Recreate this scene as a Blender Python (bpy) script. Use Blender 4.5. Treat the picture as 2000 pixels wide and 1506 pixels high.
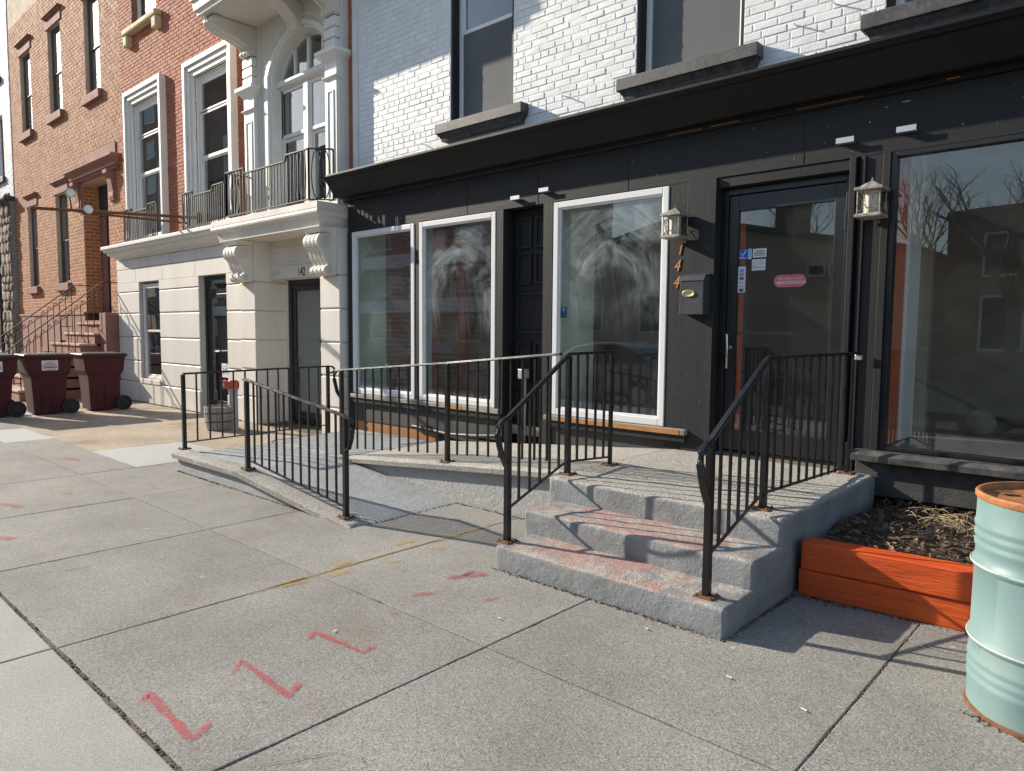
import bpy, bmesh, math, random
from mathutils import Vector, Matrix, noise
random.seed(7)
for o in list(bpy.data.objects): bpy.data.objects.remove(o)
scene = bpy.context.scene
COL = scene.collection
# ---------------------------------------------------------------- camera
# world: X along the facades (right +), Y into the buildings, Z up; sidewalk at z = 0
cam = bpy.data.cameras.new('camera'); camo = bpy.data.objects.new('camera', cam); COL.objects.link(camo)
yaw, pitch, roll = math.radians(42.2645), math.radians(4.38685), math.radians(0.47208)
fw = Vector((-math.sin(yaw)*math.cos(pitch), math.cos(yaw)*math.cos(pitch), -math.sin(pitch)))
rt = fw.cross(Vector((0, 0, 1))).normalized(); up = rt.cross(fw)
r2 = rt*math.cos(roll)+up*math.sin(roll); u2 = -rt*math.sin(roll)+up*math.cos(roll)
camo.matrix_world = Matrix(((r2.x, u2.x, -fw.x, 0), (r2.y, u2.y, -fw.y, 0), (r2.z, u2.z, -fw.z, 1.55), (0, 0, 0, 1)))
cam.sensor_width = 36; cam.lens = 1392.13/2000*36; cam.clip_start = 0.05; cam.clip_end = 2000
scene.camera = camo
# ---------------------------------------------------------------- sky and sun
SUN = Vector((3.45, 1.0, -1.64)).normalized()      # direction the sunlight travels
w = bpy.data.worlds.new('World'); scene.world = w; w.use_nodes = True
nt = w.node_tree; bg = nt.nodes['Background']
sky = nt.nodes.new('ShaderNodeTexSky'); sky.sky_type = 'NISHITA'; sky.sun_disc = False
sky.sun_elevation = math.asin(-SUN.z); sky.sun_rotation = math.atan2(-SUN.x, -SUN.y)
sky.air_density = 1.0; sky.dust_density = 0.8; sky.ozone_density = 1.0
nt.links.new(sky.outputs[0], bg.inputs[0]); bg.inputs[1].default_value = 0.125
sl = bpy.data.lights.new('sun', 'SUN'); sl.energy = 4.8; sl.angle = math.radians(0.55); sl.color = (1, 0.91, 0.77)
so = bpy.data.objects.new('sun', sl); COL.objects.link(so); so.rotation_euler = SUN.to_track_quat('-Z', 'Y').to_euler()
vs = scene.view_settings; vs.view_transform = 'Standard'; vs.look = 'None'; vs.exposure = 0.75; vs.gamma = 1; vs.use_curve_mapping = False

# ================================================================ materials
def newmat(name):
    m = bpy.data.materials.new(name); m.use_nodes = True
    n = m.node_tree; return m, n, n.nodes['Principled BSDF']
def nd(n, t, **k):
    x = n.nodes.new(t)
    for a, b in k.items(): setattr(x, a, b)
    return x
def rgb(c): return (c[0], c[1], c[2], 1)
def mth(n, op, a, b=None, clamp=False):
    x = nd(n, 'ShaderNodeMath', operation=op); x.use_clamp = clamp
    for i, v in enumerate((a, b)):
        if v is None: continue
        if isinstance(v, (int, float)): x.inputs[i].default_value = v
        else: n.links.new(v, x.inputs[i])
    return x.outputs[0]
def mixc(n, f, a, b):
    x = nd(n, 'ShaderNodeMix', data_type='RGBA')
    for i, v in ((0, f), (6, a), (7, b)):
        if isinstance(v, (int, float)): x.inputs[i].default_value = v
        elif isinstance(v, tuple): x.inputs[i].default_value = rgb(v)
        else: n.links.new(v, x.inputs[i])
    return x.outputs[2]
def pos(n, scale=(1, 1, 1)):
    g = nd(n, 'ShaderNodeNewGeometry'); mp = nd(n, 'ShaderNodeMapping'); mp.inputs[3].default_value = scale
    n.links.new(g.outputs['Position'], mp.inputs[0]); return mp.outputs[0], g
def nz(n, vec, scale, detail=4, rough=0.55, dist=0):
    x = nd(n, 'ShaderNodeTexNoise'); x.inputs['Scale'].default_value = scale; x.inputs['Detail'].default_value = detail
    x.inputs['Roughness'].default_value = rough; x.inputs['Distortion'].default_value = dist
    n.links.new(vec, x.inputs['Vector']); return x.outputs[0]
def ramp(n, fac, a, b):
    x = nd(n, 'ShaderNodeMapRange'); x.inputs[1].default_value = a; x.inputs[2].default_value = b; x.clamp = True
    n.links.new(fac, x.inputs[0]); return x.outputs[0]
def bump(n, bs, h, strength=0.3, dist=0.01):
    b = nd(n, 'ShaderNodeBump'); b.inputs['Strength'].default_value = strength; b.inputs['Distance'].default_value = dist
    n.links.new(h, b.inputs['Height']); n.links.new(b.outputs[0], bs.inputs['Normal'])
def pbr(name, c1, c2, scale=3, rough=0.7, bstr=0.3, bscale=60, bdist=0.004, stretch=(1, 1, 1), metallic=0, vary=0.0, spots=None, lo=0.35, hi=0.68, spec=0.5, rvar=0.12):
    """two-tone noise paint/stone with fine relief, optional island variation and wear spots (colour, scale, threshold)"""
    m, n, b = newmat(name); v, g = pos(n, stretch)
    f = ramp(n, nz(n, v, scale, 6, 0.6), lo, hi)
    c = mixc(n, f, c1, c2)
    if vary:
        oi = nd(n, 'ShaderNodeObjectInfo')
        rr = mth(n, 'FRACT', mth(n, 'ADD', g.outputs['Random Per Island'], oi.outputs['Random']))
        k = mth(n, 'ADD', mth(n, 'MULTIPLY', rr, 2*vary), 1-vary)
        hs = nd(n, 'ShaderNodeHueSaturation'); n.links.new(k, hs.inputs['Value']); n.links.new(c, hs.inputs['Color']); c = hs.outputs[0]
    if spots:
        sc, ss, th = spots
        c = mixc(n, ramp(n, nz(n, v, ss, 8, 0.7), th, th+0.04), c, sc)
    n.links.new(c, b.inputs['Base Color'])
    h = nz(n, v, bscale, 5, 0.65); bump(n, b, h, bstr, bdist)
    n.links.new(mth(n, 'ADD', mth(n, 'MULTIPLY', f, rvar), rough-rvar/2), b.inputs['Roughness'])
    b.inputs['Metallic'].default_value = metallic; b.inputs['Specular IOR Level'].default_value = spec
    return m
def speckle(name, base, dark, light, s=170, patch=(0.9, 1.08), stain=None, bstr=0.35, gum=True, tops=None, patchscale=1.1):
    """exposed-aggregate concrete: cell speckle, patchy tone, gum spots; tops = (colour, noise scale, threshold) worn paint on faces that look up"""
    m, n, b = newmat(name); v, g = pos(n)
    vo = nd(n, 'ShaderNodeTexVoronoi'); vo.inputs['Scale'].default_value = s; n.links.new(v, vo.inputs['Vector'])
    sp = nd(n, 'ShaderNodeSeparateColor'); n.links.new(vo.outputs['Color'], sp.inputs[0])
    c = mixc(n, ramp(n, sp.outputs[0], 0.55, 0.95), base, dark)
    c = mixc(n, ramp(n, sp.outputs[1], 0.72, 0.98), c, light)
    f2 = nz(n, v, s*0.45, 3, 0.7)
    c = mixc(n, mth(n, 'MULTIPLY', ramp(n, f2, 0.5, 0.75), 0.5), c, dark)
    p = nz(n, v, patchscale, 5, 0.6)
    hs = nd(n, 'ShaderNodeHueSaturation'); n.links.new(c, hs.inputs['Color'])
    oi = nd(n, 'ShaderNodeObjectInfo')
    val = mth(n, 'ADD', mth(n, 'MULTIPLY', ramp(n, p, 0.3, 0.7), patch[1]-patch[0]), patch[0])
    val = mth(n, 'MULTIPLY', val, mth(n, 'ADD', mth(n, 'MULTIPLY', oi.outputs['Random'], 0.14), 0.93))
    n.links.new(val, hs.inputs['Value']); c = hs.outputs[0]
    if stain: c = mixc(n, mth(n, 'MULTIPLY', ramp(n, nz(n, v, stain[1], 6, 0.65, 0.6), stain[2], stain[2]+0.12), stain[3]), c, stain[0])
    if gum:
        v2 = nd(n, 'ShaderNodeTexVoronoi'); v2.inputs['Scale'].default_value = 2.3; n.links.new(v, v2.inputs['Vector'])
        c = mixc(n, mth(n, 'MULTIPLY', mth(n, 'LESS_THAN', v2.outputs['Distance'], 0.03), 0.55), c, (0.55, 0.53, 0.48))
    n.links.new(c, b.inputs['Base Color']); b.inputs['Roughness'].default_value = 0.85; b.inputs['Specular IOR Level'].default_value = 0.3
    bump(n, b, mth(n, 'ADD', sp.outputs[2], mth(n, 'MULTIPLY', f2, 1.5)), bstr, 0.004)
    return m
def glassmat(name, tint=(0.97, 0.99, 0.98), boost=1.4, rough=0.0, smear=None):
    m = bpy.data.materials.new(name); m.use_nodes = True; n = m.node_tree; n.nodes.remove(n.nodes['Principled BSDF'])
    out = n.nodes['Material Output']
    tr = nd(n, 'ShaderNodeBsdfTransparent'); tr.inputs[0].default_value = rgb(tint)
    gl = nd(n, 'ShaderNodeBsdfGlossy'); gl.inputs['Roughness'].default_value = rough; gl.inputs[0].default_value = (1, 1, 1, 1)
    fr = nd(n, 'ShaderNodeFresnel'); bf = nd(n, 'ShaderNodeNewGeometry')
    n.links.new(mth(n, 'ADD', mth(n, 'MULTIPLY', bf.outputs['Backfacing'], 1/1.5-1.5), 1.5), fr.inputs[0])
    f = mth(n, 'MULTIPLY', fr.outputs[0], boost, True)
    v, g = pos(n)
    # float-glass waviness
    bp = nd(n, 'ShaderNodeBump'); bp.inputs['Strength'].default_value = 0.03; bp.inputs['Distance'].default_value = 0.02
    n.links.new(nz(n, v, 1.7, 1), bp.inputs['Height']); n.links.new(bp.outputs[0], gl.inputs['Normal'])
    ms = nd(n, 'ShaderNodeMixShader'); n.links.new(f, ms.inputs[0]); n.links.new(tr.outputs[0], ms.inputs[1]); n.links.new(gl.outputs[0], ms.inputs[2])
    last = ms.outputs[0]
    di = nd(n, 'ShaderNodeBsdfDiffuse'); di.inputs[0].default_value = (0.62, 0.68, 0.7, 1)
    m2 = nd(n, 'ShaderNodeMixShader'); n.links.new(last, m2.inputs[1]); n.links.new(di.outputs[0], m2.inputs[2])
    dust = mth(n, 'MULTIPLY', ramp(n, nz(n, v, 3.0, 6, 0.7), 0.35, 0.8), 0.03 if smear else 0.02)
    if smear:
        # dried soap wiped in arcs: rings round a centre, broken up by streaks
        cx, cz, r0, r1, amt = smear
        sp = nd(n, 'ShaderNodeSeparateXYZ'); n.links.new(g.outputs['Position'], sp.inputs[0])
        dx = mth(n, 'SUBTRACT', sp.outputs[0], cx); dz = mth(n, 'SUBTRACT', sp.outputs[2], cz)
        wob = mth(n, 'MULTIPLY', mth(n, 'SUBTRACT', nz(n, v, 1.4, 2), 0.5), 0.30)
        rr = mth(n, 'ADD', mth(n, 'SQRT', mth(n, 'ADD', mth(n, 'MULTIPLY', dx, dx), mth(n, 'MULTIPLY', mth(n, 'MULTIPLY', dz, dz), 0.8))), wob)
        an = mth(n, 'ARCTAN2', dz, dx)
        cb = nd(n, 'ShaderNodeCombineXYZ'); n.links.new(mth(n, 'MULTIPLY', rr, 38), cb.inputs[0]); n.links.new(mth(n, 'MULTIPLY', an, 1.1), cb.inputs[1])
        st = ramp(n, nz(n, cb.outputs[0], 1.0, 3, 0.6), 0.35, 0.85)
        soft = ramp(n, nz(n, v, 2.6, 4, 0.6, 0.8), 0.38, 0.72)
        band = mth(n, 'MULTIPLY', ramp(n, rr, r0-0.10, r0+0.10), ramp(n, rr, r1+0.22, r1-0.05))
        upw = ramp(n, dz, -0.35, 0.30)
        arcs = mth(n, 'MULTIPLY', mth(n, 'MULTIPLY', mth(n, 'ADD', mth(n, 'MULTIPLY', st, 0.65), 0.18), band), mth(n, 'MULTIPLY', upw, soft))
        # runs below the wiped arcs
        cv = nd(n, 'ShaderNodeCombineXYZ'); n.links.new(mth(n, 'ADD', mth(n, 'MULTIPLY', dx, 26), mth(n, 'MULTIPLY', dz, 5)), cv.inputs[0]); n.links.new(mth(n, 'MULTIPLY', dz, 1.2), cv.inputs[1])
        runs = mth(n, 'MULTIPLY', ramp(n, nz(n, cv.outputs[0], 1.0, 4, 0.7), 0.48, 0.85), mth(n, 'MULTIPLY', ramp(n, dz, -0.7, 0.1), ramp(n, dz, 0.75, 0.25)))
        dust = mth(n, 'ADD', dust, mth(n, 'MULTIPLY', mth(n, 'ADD', arcs, mth(n, 'MULTIPLY', runs, 0.10)), amt))
    dust = mth(n, 'ADD', dust, 0.006 if smear else 0.004)
    n.links.new(dust, m2.inputs[0]); n.links.new(m2.outputs[0], out.inputs[0])
    return m

M = {}
M['slab'] = speckle('exposed_aggregate_slab', (0.28, 0.267, 0.243), (0.16, 0.152, 0.139), (0.395, 0.376, 0.345), 165, (0.76, 1.14), ((0.17, 0.135, 0.095), 0.8, 0.57, 0.42))
M['slab_tan'] = speckle('old_tan_slab', (0.42, 0.34, 0.25), (0.26, 0.2, 0.14), (0.55, 0.47, 0.37), 120, (0.75, 1.1), ((0.2, 0.13, 0.08), 1.5, 0.56, 0.6))
M['slab_new'] = speckle('new_concrete_slab', (0.45, 0.45, 0.43), (0.36, 0.36, 0.35), (0.52, 0.52, 0.5), 240, (0.92, 1.05), None, 0.15)
M['strip'] = speckle('broomed_kerb_strip', (0.36, 0.35, 0.325), (0.26, 0.25, 0.235), (0.45, 0.44, 0.41), 260, (0.86, 1.06), ((0.3, 0.28, 0.25), 1.2, 0.6, 0.5), 0.2)
M['dirt'] = pbr('joint_dirt', (0.07, 0.055, 0.04), (0.15, 0.12, 0.09), 20, 0.95, 0.6, 150, 0.006)
M['grit'] = pbr('grit', (0.06, 0.045, 0.032), (0.12, 0.095, 0.07), 30, 0.95, 0.3, vary=0.6)
M['asphalt'] = pbr('asphalt', (0.045, 0.045, 0.048), (0.07, 0.07, 0.07), 4, 0.9, 0.5, 200)
M['ground'] = pbr('bare_ground', (0.10, 0.09, 0.07), (0.14, 0.12, 0.1), 2, 0.95)
M['tread'] = speckle('worn_tread_concrete', (0.40, 0.375, 0.335), (0.17, 0.16, 0.15), (0.55, 0.53, 0.48), 130, (0.82, 1.12), ((0.33, 0.27, 0.19), 1.6, 0.56, 0.45), 0.5, False)
M['white_brick'] = pbr('white_painted_brick', (0.80, 0.80, 0.785), (0.70, 0.70, 0.69), 5, 0.62, 0.55, 55, 0.006, vary=0.035, spots=((0.42, 0.40, 0.38), 14, 0.77))
M['white_mortar'] = pbr('white_painted_mortar', (0.74, 0.74, 0.73), (0.64, 0.64, 0.63), 8, 0.7, 0.5, 70, 0.005)
M['red_brick'] = pbr('red_brick', (0.40, 0.12, 0.065), (0.46, 0.165, 0.09), 6, 0.85, 0.4, 120, 0.004, vary=0.16, spots=((0.16, 0.08, 0.06), 3.2, 0.68))
M['red_mortar'] = pbr('red_mortar', (0.27, 0.11, 0.08), (0.33, 0.15, 0.11), 6, 0.9)
M['orange_brick'] = pbr('orange_brown_brick', (0.36, 0.125, 0.045), (0.44, 0.17, 0.065), 6, 0.85, 0.4, 120, 0.004, vary=0.22)
M['pale_mortar'] = pbr('pale_mortar', (0.56, 0.43, 0.31), (0.48, 0.36, 0.26), 6, 0.9)
M['cream'] = pbr('cream_painted_stone', (0.71, 0.665, 0.605), (0.60, 0.555, 0.495), 2.2, 0.6, 0.25, 45, 0.004, (1, 1, 0.22), spots=((0.50, 0.45, 0.39), 7, 0.68))
M['cream_joint'] = pbr('cream_joint', (0.56, 0.52, 0.48), (0.5, 0.46, 0.42), 3, 0.7)
M['white_trim'] = pbr('white_painted_trim', (0.76, 0.74, 0.69), (0.70, 0.68, 0.63), 3, 0.5, 0.15, 60)
M['black_wood'] = pbr('black_painted_wood', (0.014, 0.014, 0.0155), (0.028, 0.027, 0.0275), 2.5, 0.6, 0.5, 30, 0.004, (1, 1, 0.12), spots=((0.13, 0.115, 0.10), 34, 0.745), spec=0.28)
M['black_board'] = pbr('black_painted_board', (0.013, 0.0135, 0.0155), (0.025, 0.0248, 0.0255), 2.5, 0.6, 0.6, 30, 0.004, (0.15, 1, 1), spots=((0.15, 0.13, 0.105), 30, 0.745), spec=0.28)
M['black_cornice'] = pbr('black_cornice_paint', (0.005, 0.005, 0.006), (0.009, 0.009, 0.0095), 2.5, 0.5, 0.3, 30, 0.003, (0.3, 1, 1), spots=((0.22, 0.09, 0.03), 9, 0.75), spec=0.28)
M['black_sill'] = pbr('black_painted_stone_sill', (0.03, 0.03, 0.03), (0.10, 0.095, 0.09), 12, 0.6, 0.6, 60, 0.005, spots=((0.22, 0.18, 0.14), 25, 0.74))
M['dark_stucco'] = pbr('dark_stucco', (0.04, 0.039, 0.038), (0.08, 0.077, 0.074), 9, 0.9, 1.0, 90, 0.008)
M['dark_base'] = pbr('dark_grey_base', (0.035, 0.035, 0.037), (0.06, 0.059, 0.057), 3, 0.7, 0.4, 50, 0.004)
M['black_alu'] = pbr('black_aluminium', (0.012, 0.013, 0.014), (0.018, 0.018, 0.02), 2, 0.32, 0.05, 40)
M['white_frame'] = pbr('white_window_frame', (0.76, 0.755, 0.75), (0.68, 0.675, 0.67), 4, 0.4, 0.12, 40, spots=((0.14, 0.13, 0.12), 22, 0.74))
M['vinyl'] = pbr('white_vinyl', (0.75, 0.76, 0.77), (0.7, 0.7, 0.71), 3, 0.4, 0.05)
M['iron'] = pbr('black_iron_paint', (0.005, 0.0055, 0.006), (0.010, 0.010, 0.0105), 9, 0.33, 0.2, 110, 0.002, spots=((0.16, 0.06, 0.025), 16, 0.71))
M['balcony_iron'] = pbr('weathered_balcony_iron', (0.022, 0.020, 0.018), (0.045, 0.040, 0.036), 9, 0.6, 0.2, 90, 0.002, spots=((0.20, 0.10, 0.06), 12, 0.62))
M['stoop_iron'] = pbr('dull_stoop_iron', (0.012, 0.013, 0.013), (0.03, 0.03, 0.028), 9, 0.8, 0.2, 90, 0.002, spec=0.15)
M['rust'] = pbr('rust', (0.20, 0.085, 0.035), (0.11, 0.05, 0.03), 30, 0.9, 0.6, 160, 0.004)
M['rail_cap'] = pbr('worn_handrail_cap', (0.008, 0.009, 0.011), (0.016, 0.018, 0.022), 12, 0.28, 0.1, 60)
M['soap_w1'] = glassmat('window_glass_streaked', smear=(-7.3, 1.55, 0.35, 0.6, 0.30))
M['soap_w2'] = glassmat('window_glass_soaped_arch', smear=(-6.20, 1.80, 0.42, 0.72, 0.85))
M['soap_w3'] = glassmat('window_glass_soaped_swirl', smear=(-4.05, 1.95, 0.25, 0.80, 0.60))
M['glass'] = glassmat('shop_glass')
M['win_glass'] = glassmat('sash_glass', (0.8, 0.84, 0.86), 1.6)
M['screen'] = pbr('insect_screen', (0.10, 0.105, 0.11), (0.125, 0.125, 0.13), 2, 0.8, 0.1)
M['curtain'] = pbr('pale_curtain', (0.55, 0.58, 0.58), (0.42, 0.45, 0.46), 6, 0.9, 0.5, 14, 0.02, (3, 3, 0.3))
M['room'] = pbr('dim_room', (0.18, 0.18, 0.175), (0.14, 0.14, 0.14), 1, 0.9)
M['room_dark'] = pbr('dark_room', (0.05, 0.05, 0.05), (0.035, 0.035, 0.035), 1, 0.9)
M['green_wall'] = pbr('pale_green_drywall', (0.70, 0.80, 0.70), (0.67, 0.77, 0.67), 2, 0.8, 0.05)
M['int_white'] = pbr('interior_white', (0.88, 0.88, 0.86), (0.84, 0.84, 0.82), 2, 0.8, 0.05)
M['int_orange'] = pbr('interior_orange_paint', (0.72, 0.16, 0.06), (0.66, 0.14, 0.05), 3, 0.6, 0.05)
M['int_tan'] = pbr('interior_tan_paint', (0.46, 0.41, 0.32), (0.42, 0.37, 0.29), 1, 0.8, 0.05)
M['int_floor'] = pbr('worn_wood_floor', (0.30, 0.24, 0.18), (0.22, 0.18, 0.14), 4, 0.5, 0.1, 30, 0.003, (1, 6, 1))
M['int_brick'] = pbr('interior_brick', (0.30, 0.13, 0.10), (0.38, 0.18, 0.13), 6, 0.85, 0.3, vary=0.2)
M['int_mortar'] = pbr('interior_mortar', (0.72, 0.68, 0.64), (0.66, 0.62, 0.58), 6, 0.9)
M['tin'] = pbr('galvanised_steel', (0.55, 0.56, 0.57), (0.48, 0.49, 0.5), 20, 0.4, 0.1, metallic=0.6)
M['chrome'] = pbr('brushed_steel', (0.6, 0.6, 0.6), (0.55, 0.55, 0.55), 8, 0.25, 0.02, metallic=1)
M['brass'] = pbr('aged_brass', (0.55, 0.42, 0.24), (0.42, 0.32, 0.19), 25, 0.4, 0.2, 120, 0.002, metallic=0.6)
M['mailbox'] = pbr('mailbox_grey_black', (0.045, 0.05, 0.055), (0.06, 0.066, 0.072), 4, 0.35, 0.1, spots=((0.3, 0.3, 0.3), 40, 0.80))
M['digit_copper'] = pbr('orange_copper_numeral', (0.62, 0.24, 0.10), (0.5, 0.18, 0.08), 20, 0.5, 0.1)
M['ink'] = pbr('dark_ink', (0.03, 0.03, 0.03), (0.04, 0.04, 0.04), 4, 0.6, 0.02)
M['faded_ink'] = pbr('faded_pencil', (0.40, 0.37, 0.34), (0.5, 0.47, 0.43), 40, 0.7, 0.02)
M['lantern'] = pbr('weathered_bronze_lantern', (0.16, 0.145, 0.125), (0.36, 0.34, 0.31), 30, 0.55, 0.4, 140, 0.003, lo=0.4, hi=0.6)
M['lantern_iron'] = pbr('dark_lantern_iron', (0.03, 0.028, 0.025), (0.08, 0.07, 0.06), 40, 0.6, 0.2)
M['lantern_glass'] = pbr('cream_lantern_glass', (0.66, 0.60, 0.48), (0.58, 0.52, 0.40), 12, 0.35, 0.3, 50, 0.003)
M['drum_paint'] = pbr('turquoise_drum_paint', (0.145, 0.236, 0.24), (0.185, 0.268, 0.266), 4, 0.5, 0.3, 12, 0.005, (1, 1, 0.5), spots=((0.15, 0.08, 0.045), 10, 0.665), spec=0.35)
M['drum_rim'] = pbr('chipped_cream_drum_band', (0.52, 0.5, 0.42), (0.32, 0.42, 0.4), 16, 0.5, 0.3, 80, 0.003, spots=((0.22, 0.10, 0.04), 15, 0.6))
M['rust_orange'] = pbr('orange_rusted_rim', (0.42, 0.17, 0.05), (0.22, 0.09, 0.035), 18, 0.7, 0.6, 90, 0.004)
M['timber'] = pbr('orange_painted_timber', (0.58, 0.075, 0.012), (0.76, 0.125, 0.016), 5, 0.5, 0.8, 26, 0.011, (0.14, 1, 1.6), spots=((0.10, 0.05, 0.03), 11, 0.66))
M['soil'] = pbr('planter_soil', (0.07, 0.045, 0.028), (0.13, 0.085, 0.052), 18, 0.95, 1.0, 60, 0.02)
M['leaf'] = pbr('dry_leaf', (0.10, 0.062, 0.036), (0.16, 0.10, 0.06), 30, 0.85, 0.2, vary=0.65)
M['straw'] = pbr('dry_straw', (0.5, 0.4, 0.22), (0.42, 0.33, 0.18), 30, 0.8, 0.1)
M['maroon'] = pbr('maroon_plastic', (0.058, 0.008, 0.011), (0.08, 0.013, 0.017), 3, 0.6, 0.15, 60, spots=((0.16, 0.09, 0.08), 8, 0.76), spec=0.3)
M['bin_lid'] = pbr('dark_bin_lid', (0.03, 0.018, 0.018), (0.055, 0.032, 0.03), 5, 0.55, 0.15)
M['tyre'] = pbr('black_rubber', (0.018, 0.018, 0.019), (0.03, 0.03, 0.03), 12, 0.75, 0.2)
M['paper'] = pbr('white_sticker', (0.72, 0.72, 0.74), (0.66, 0.66, 0.68), 5, 0.5, 0.02)
M['red_print'] = pbr('red_print', (0.42, 0.05, 0.06), (0.36, 0.05, 0.06), 5, 0.5, 0.02)
M['blue_print'] = pbr('blue_print', (0.02, 0.12, 0.45), (0.03, 0.14, 0.5), 5, 0.4, 0.02)
M['sky_print'] = pbr('light_blue_print', (0.1, 0.35, 0.7), (0.12, 0.38, 0.7), 5, 0.4, 0.02)
M['pink_print'] = pbr('pink_red_sticker', (0.62, 0.16, 0.17), (0.55, 0.13, 0.15), 5, 0.4, 0.02)
M['navy_print'] = pbr('navy_print', (0.02, 0.06, 0.1), (0.03, 0.08, 0.13), 5, 0.4, 0.02)
M['brownstone'] = pbr('brownstone', (0.26, 0.115, 0.085), (0.32, 0.15, 0.115), 3, 0.85, 0.4, 70, 0.005)
M['stoop_tread'] = pbr('worn_brownstone_tread', (0.50, 0.37, 0.28), (0.36, 0.22, 0.17), 6, 0.85, 0.4, 70)
M['fieldstone'] = pbr('fieldstone', (0.18, 0.14, 0.10), (0.30, 0.24, 0.17), 5, 0.9, 0.7, 40, 0.012, vary=0.5)
M['stone_mortar'] = pbr('grey_mortar', (0.24, 0.23, 0.21), (0.3, 0.28, 0.26), 6, 0.95)
M['barrel_wood'] = pbr('weathered_barrel_wood', (0.27, 0.235, 0.20), (0.36, 0.315, 0.27), 5, 0.85, 0.6, 30, 0.006, (1, 1, 0.15), vary=0.14)
M['hoop'] = pbr('dark_hoop', (0.06, 0.055, 0.055), (0.1, 0.08, 0.07), 12, 0.6)
M['pipe_grey'] = pbr('weathered_grey_pipe', (0.36, 0.37, 0.38), (0.24, 0.25, 0.26), 12, 0.55, 0.3)
M['hydrant_red'] = pbr('faded_red_paint', (0.50, 0.05, 0.05), (0.45, 0.13, 0.06), 10, 0.5, 0.2)
M['yellow_sill'] = pbr('pale_yellow_sill', (0.62, 0.53, 0.30), (0.54, 0.46, 0.27), 8, 0.8, 0.3)
M['orange_wear'] = pbr('bare_orange_wood', (0.42, 0.19, 0.06), (0.34, 0.15, 0.05), 15, 0.85, 0.6, 60, 0.005)
M['tan_wood'] = pbr('worn_sill_wood', (0.34, 0.30, 0.25), (0.16, 0.14, 0.12), 14, 0.8, 0.6, 50, 0.005, (0.3, 1, 1))
M['far_wall'] = pbr('far_tan_wall', (0.56, 0.45, 0.31), (0.50, 0.40, 0.28), 1, 0.9)
M['far_white'] = pbr('far_white_panel', (0.78, 0.78, 0.76), (0.74, 0.74, 0.72), 1, 0.8)
M['far_brick'] = pbr('far_brown_brick', (0.22, 0.12, 0.085), (0.27, 0.15, 0.1), 4, 0.9)
M['far_roof'] = pbr('far_roof', (0.10, 0.095, 0.09), (0.13, 0.12, 0.11), 3, 0.9)
M['bark'] = pbr('bare_bark', (0.11, 0.09, 0.075), (0.16, 0.135, 0.115), 8, 0.95, 0.6, 30, 0.02)
M['car_dark'] = pbr('dark_car_paint', (0.02, 0.022, 0.026), (0.024, 0.026, 0.03), 1, 0.18, 0.0)
M['car_silver'] = pbr('silver_car_paint', (0.45, 0.47, 0.5), (0.43, 0.45, 0.48), 1, 0.22, 0.0, metallic=0.5)
M['car_glass'] = pbr('car_glass', (0.02, 0.025, 0.03), (0.02, 0.025, 0.03), 1, 0.06, 0.0)
M['lamp_lens'] = pbr('lamp_lens', (0.75, 0.75, 0.73), (0.7, 0.7, 0.68), 5, 0.3, 0.02)
M['cable'] = pbr('black_cable', (0.02, 0.02, 0.02), (0.03, 0.03, 0.03), 5, 0.5)
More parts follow.
